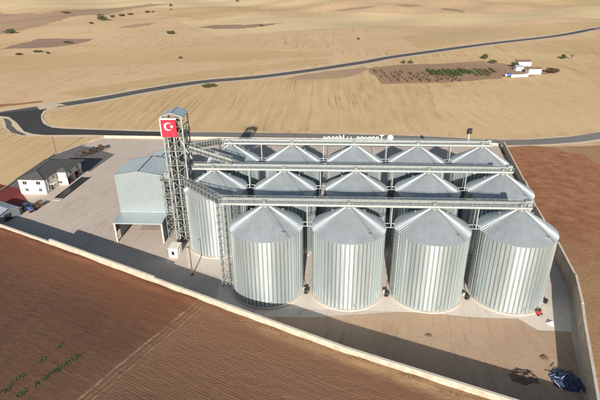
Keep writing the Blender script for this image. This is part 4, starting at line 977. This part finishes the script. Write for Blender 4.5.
for k in range(4):
    p = (b_-a)*k/4; q = (b_-a)*(k+1)/4; MB().bar(p+Vector((0, 0, 1)), q+Vector((0, 0, 1)), .3, 2.2+(.6 if k == 3 else 0)).build('wall_length', M['white'], r)
tag(r, 'low white yard wall in front of the far farmhouses', 'wall')
p = unt(509.5, 77); r = empty('farm_trailer', p); MB().box((0, 0, .8), (4.5, 2.4, 2.0)).build('box', M['blue_p'], r, bevel=.1); 
for x in (-1.2, 1.2): MB().tube((x, -1.25, .5), (x, 1.25, .5), .5, n=14).build('wheel', M['black'], r)
MB().box((-3.0, 0, .8), (1.2, 2.2, 1.4)).build('cab', M['carwhite'], r)
tag(r, 'blue and white farm truck at the end of the far yard wall', 'truck')

# ------------------------------------------------------------------ bushes and trees
def crown_mesh(name, m, rx, ry, rz, n, leaf, zc, seed, lobes=6):
    rnd = random.Random(seed); b = MB(); cs = []
    for _ in range(lobes):
        a = rnd.uniform(0, 6.28); q = rnd.uniform(.15, .62); cs.append((q*rx*math.cos(a), q*ry*math.sin(a), zc+rz*rnd.uniform(-.4, .5), rnd.uniform(.34, .6)))
    for i in range(n):
        x, y, z, s = rnd.choice(cs); v = Vector((rnd.gauss(0, 1), rnd.gauss(0, 1), rnd.gauss(0, 1))).normalized()*rnd.uniform(.55, 1.05)
        c = Vector((x+v.x*s*rx, y+v.y*s*ry, max(.1, z+v.z*s*rz)))
        u = Vector((rnd.gauss(0, 1), rnd.gauss(0, 1), rnd.gauss(0, 1))).normalized(); w_ = u.cross(Vector((rnd.random()-.5, rnd.random()-.5, rnd.random()-.5))).normalized(); l = leaf*rnd.uniform(.6, 1.4)
        b.face([c-u*l, c+w_*l*.5, c+u*l, c-w_*l*.5])
    return b.mesh(name, m)
def trunk_mesh(name, h, r):
    b = MB(); b.tube((0, 0, -.1), (.05*h, 0, h*.55), r, r*.65, n=7)
    for k in range(4):
        a = k*1.57+.4; b.tube((.05*h, 0, h*.5), (.05*h+.3*h*math.cos(a), .3*h*math.sin(a), h*.9), r*.55, r*.2, n=5)
    return b.mesh(name, M['bark'])
def plant(name, loc, cm, tm, label, cat, group=None, s=1, rz=0):
    r = empty(name, loc, rz); r.scale = (s, s, s)
    for nm, me in (('crown', cm), ('trunk', tm)): o = bpy.data.objects.new(nm, me); COL.objects.link(o); o.parent = r
    tag(r, label, cat, group); return r
tmA = trunk_mesh('trunk', 2.2, .18)
BUSH = [((10.5, 33.5), 'leafg', 7.5, 3.4, 5.0, 'lone grey-green tree at the far left of the distant fields'), ((103, 20.5), 'leafg', 10.5, 5, 8.0, 'largest grey-green tree clump below the brown slope'),
        ((170.5, 34), 'leafd', 5.2, 3.5, 3.6, 'round olive bush alone above the highway, left of centre'), ((66, 13.5), 'leafd', 10, 2.5, 3, 'long dark thicket on the brown slope'),
        ((91, 23.8), 'leafd', 3.5, 2.5, 2.2, 'small dark bush just left of the largest tree clump'), ((112.5, 17.5), 'leafd', 4, 3, 3.2, 'olive bush just right of the largest tree clump'),
        ((122, 16), 'leafd', 6, 3, 3.0, 'broad olive bush in the hedge line right of the tree clump'), ((131, 14.8), 'leafbr', 6, 3, 2.4, 'low brownish bush in the middle of the far hedge line'), ((147, 12.8), 'leafd', 5.5, 3, 3.4, 'olive bush near the right end of the far hedge line'), ((153, 12.2), 'leafd', 3, 2, 2, 'last small bush at the right end of the far hedge line'),
        ((171, 6.2), 'leafd', 4, 3, 4.5, 'dark bush near the top edge above the far hedge line'), ((171, 10), 'leafd', 3, 2, 2, 'tiny bush below the dark one near the top edge'),
        ((69, 43.2), 'leafd', 6, 2, 1.8, 'low dark bush on the edge of the purplish fallow'), ((38, 52.3), 'leafd', 5, 1.5, 1.6, 'low scrub line left below the purplish fallow'), ((48, 54), 'leafd', 2, 1.5, 1.5, 'tiny dark bush right of the scrub line below the fallow'), ((19, 55), 'leafd', 3.4, 1.4, 1.4, 'small scrub at far left below the purplish fallow'),
        ((180.5, 58.5), 'leafd', 1.6, 1.4, 1.6, 'tiny lone bush in the stubble above the highway'), ((209, 87.6), 'leafd', 4.6, 3.0, 2.6, 'olive bush on the near verge of the highway'),
        ((485, 59), 'leafd', 3.2, 2.4, 3.4, 'dark bush in the stubble beyond the farmhouses'), ((553, 73.2), 'leafbr', 5, 3, 3.2, 'brownish thicket at the right end of the far farmstead'), ((563, 58.6), 'leafd', 2.2, 2, 3.0, 'dark bush beside a bare tree right of the farmstead'),
        ((515, 67.5), 'leafd', 3, 2.5, 3.4, 'dark tree at the left end of the upper farmhouse'), ((493, 63), 'leafd', 3, 2, 2.4, 'bush above the orchard, left of the farmhouses'), ((403, 63.3), 'leafd', 2.4, 2, 2.6, 'small tree above the orchard rows, left of two'), ((410, 63.5), 'leafd', 2.2, 2, 2.4, 'small tree above the orchard rows, right of two'),
        ((358, 39.5), 'leafd', 1.8, 1.5, 1.8, 'tiny lone bush far out in the pale stubble'), ((238, 1.5), 'leafd', 7, 3, 3.4, 'dark bush at the very top edge left of centre'), ((261, 26.3), 'leafd', 2.6, 2, 2.0, 'tiny bush on the dark strip of fallow')]
for i, (p, m, rx, ry, rz, lab) in enumerate(BUSH):
    q = unt(*p); plant('bush', q, crown_mesh('crown', M[m], rx*1.15, ry*1.2, rz*.7, 800, .5+rx*.04, rz*.62, 100+i), tmA, lab, 'bush')
# bare tree beside the farmstead
q = unt(571, 59.5); r = empty('bare_tree', q); b = MB(); rnd = random.Random(4)
MB().tube((0, 0, -.1), (.2, 0, 3.0), .3, .2, n=8).build('trunk', M['bark'], r)
for k in range(26):
    a = rnd.uniform(0, 6.28); h = rnd.uniform(1.6, 3); l = rnd.uniform(2, 4.8); e = (.2+l*.6*math.cos(a), l*.6*math.sin(a), h+l*.8); b.tube((.1, 0, h), e, .09, .03, n=5)
    b.tube(e, (e[0]+rnd.uniform(-1, 1), e[1]+rnd.uniform(-1, 1), e[2]+rnd.uniform(.3, 1.2)), .03, .012, n=4)
b.build('branches', M['bark'], r); tag(r, 'thin bare tree standing in stubble right of the far farmstead', 'tree')
# orchard: rows of small trees
OC = [crown_mesh('crown', M[m], .95, .95, .9, 110, .26, 1.25, 300+i, 4) for i, m in enumerate(['leafbr', 'leafd', 'leafbr', 'leafd'])]; OT = trunk_mesh('trunk', 1.5, .1)
rnd = random.Random(11)
P0, P1 = un(374, 71.5), un(383, 82.5); Q0 = un(428, 70)
k = 0
for c in range(11):
    for rrow in range(7):
        t = rrow/6; top = Vector((P0.x+c*5.3, P0.y-c*.7, 0)); bot = Vector((P1.x+c*5.6+1, P1.y+c*.2+1.5, 0))
        p = top.lerp(bot, t)+Vector((rnd.uniform(-.35, .35), rnd.uniform(-.8, .8), .1))
        if rnd.random() < .12 or (c > 4 and rrow == 0 and rnd.random() < .5): continue
        plant('orchard_tree', p, OC[k % 4], OT, 'small orchard tree in the rows on the reddish plot left of farmstead', 'tree', 'young trees in the orchard rows', rnd.uniform(.85, 1.35), rnd.uniform(0, 6)); k += 1
# vine hedges, the greener rows between orchard and farmstead
for i in range(13):
    a = un(427+i*5.2, 70.5-i*.15+(i % 3)*.6); b_ = un(441+i*4.9, 80.6-i*.33)
    r = empty('vine_row', (a.x, a.y, .1)); D = b_-a; n = 360; bb = MB(); rr = random.Random(60+i)
    frac = rr.uniform(.5, .95) if i > 2 else .5
    for q in range(int(n*(1.4 if i < 8 else .8))):
        t = rr.random()*frac; c = D*t+Vector((rr.gauss(0, .8), rr.gauss(0, .5), abs(rr.gauss(.6, .5))*(1.3 if i < 7 else .8)))
        u = Vector((rr.gauss(0, 1), rr.gauss(0, 1), rr.gauss(0, 1))).normalized(); w_ = u.cross(Vector((.3, .5, .7))).normalized(); bb.face([c-u*.4, c+w_*.22, c+u*.4, c-w_*.22])
    bb.build('crown', M['leafb'] if i < 10 else M['leafd'], r)
    st = MB()
    for q in range(7): e = D*(frac*q/6); st.tube(e, e+Vector((0, 0, 1)), .06, n=5)
    st.build('stems', M['bark'], r)
    tag(r, 'green leafy row of the plot between orchard trees and farmstead', 'hedge row', 'green rows beside the orchard')
# green sprouts in the brown field (front left): uncountable seedlings
sp = MB(); rnd = random.Random(3)
def zf(x, y):
    d = -.43*x-.903*y-16.3; return 3.2+.25*noise.noise(Vector((x*.05, y*.05, 1)))+furrow(x, y, max(d, 0))
for (x0, y0), (x1, y1), dens in (((18, 396), (79, 356), 620), ((4, 390), (66, 342), 300), ((-6, 372), (48, 332), 60), ((-8, 400), (14, 385), 120)):
    a = un(x0, y0, 3.2); b_ = un(x1, y1, 3.2)
    for q in range(dens):
        t = rnd.random(); p = a.lerp(b_, t)
        if noise.noise(Vector((p.x*.8, p.y*.8, y0))) < (-.05 if dens > 500 else .12): continue
        x, y = p.x+rnd.gauss(0, .3), p.y+rnd.gauss(0, .3); z = zf(x, y); h = rnd.uniform(.06, .2)
        for k in range(3):
            a_ = rnd.uniform(0, 6.28); v = Vector((math.cos(a_), math.sin(a_), 0)); e = Vector((x, y, z-.02)); s_ = Vector((-v.y, v.x, 0))*.045
            sp.face([e-s_, e+v*.12+Vector((0, 0, h*.7))-s_*1.6, e+v*.2+Vector((0, 0, h)), e+v*.12+Vector((0, 0, h*.7))+s_*1.6, e+s_])
tag(sp.build('green_sprouts', M['sprout']), 'green sprouting seedlings in two strips across the brown field', 'seedlings', kind='stuff')
# weeds along the front wall margin
wd_ = MB(); rnd = random.Random(5)
for q in range(1500):
    t = rnd.random(); x = -10+t*70; y = -27.4+(x-19.2)*-.44-.35-abs(rnd.gauss(0, 1.1))
    if noise.noise(Vector((x*.3, y*.3, 2))) < -.1: continue
    z = zf(x, y); h = rnd.uniform(.06, .2); a_ = rnd.uniform(0, 6.28); v = Vector((math.cos(a_), math.sin(a_), 0)); e = Vector((x, y, z-.03)); s_ = Vector((-v.y, v.x, 0))*.06
    wd_.face([e-s_, e+s_, e+v*.25+Vector((0, 0, h))])
M['drygrass'] = mat('dry grass', (.27, .18, .09), .9, 0, .2, 2)
tag(wd_.build('dry_grass', M['drygrass']), 'dry yellow grass along the foot of the pale wall', 'grass', kind='stuff')
# power pole near the boundary
for p, h, lab in (((56.5, 154), 8.5, 'brown wooden power pole at the field edge behind the house'), ((427, 5), 9, 'thin pole far off near the top edge')):
    q = unt(*p); r = empty('power_pole', q); MB().tube((0, 0, -.1), (0, 0, h), .2, .13, n=8).build('pole', M['rust'], r); MB().bar((-1.1, 0, h-.6), (1.1, 0, h-.6), .14).build('crossarm', M['rust'], r)
    for x in (-.9, 0, .9): MB().tube((x, 0, h-.53), (x, 0, h-.25), .07, n=6).build('insulator', M['offwhite'], r)
    if p[0] < 100: tag(r, lab, 'power pole')
    else: tag(r, lab, 'power pole')
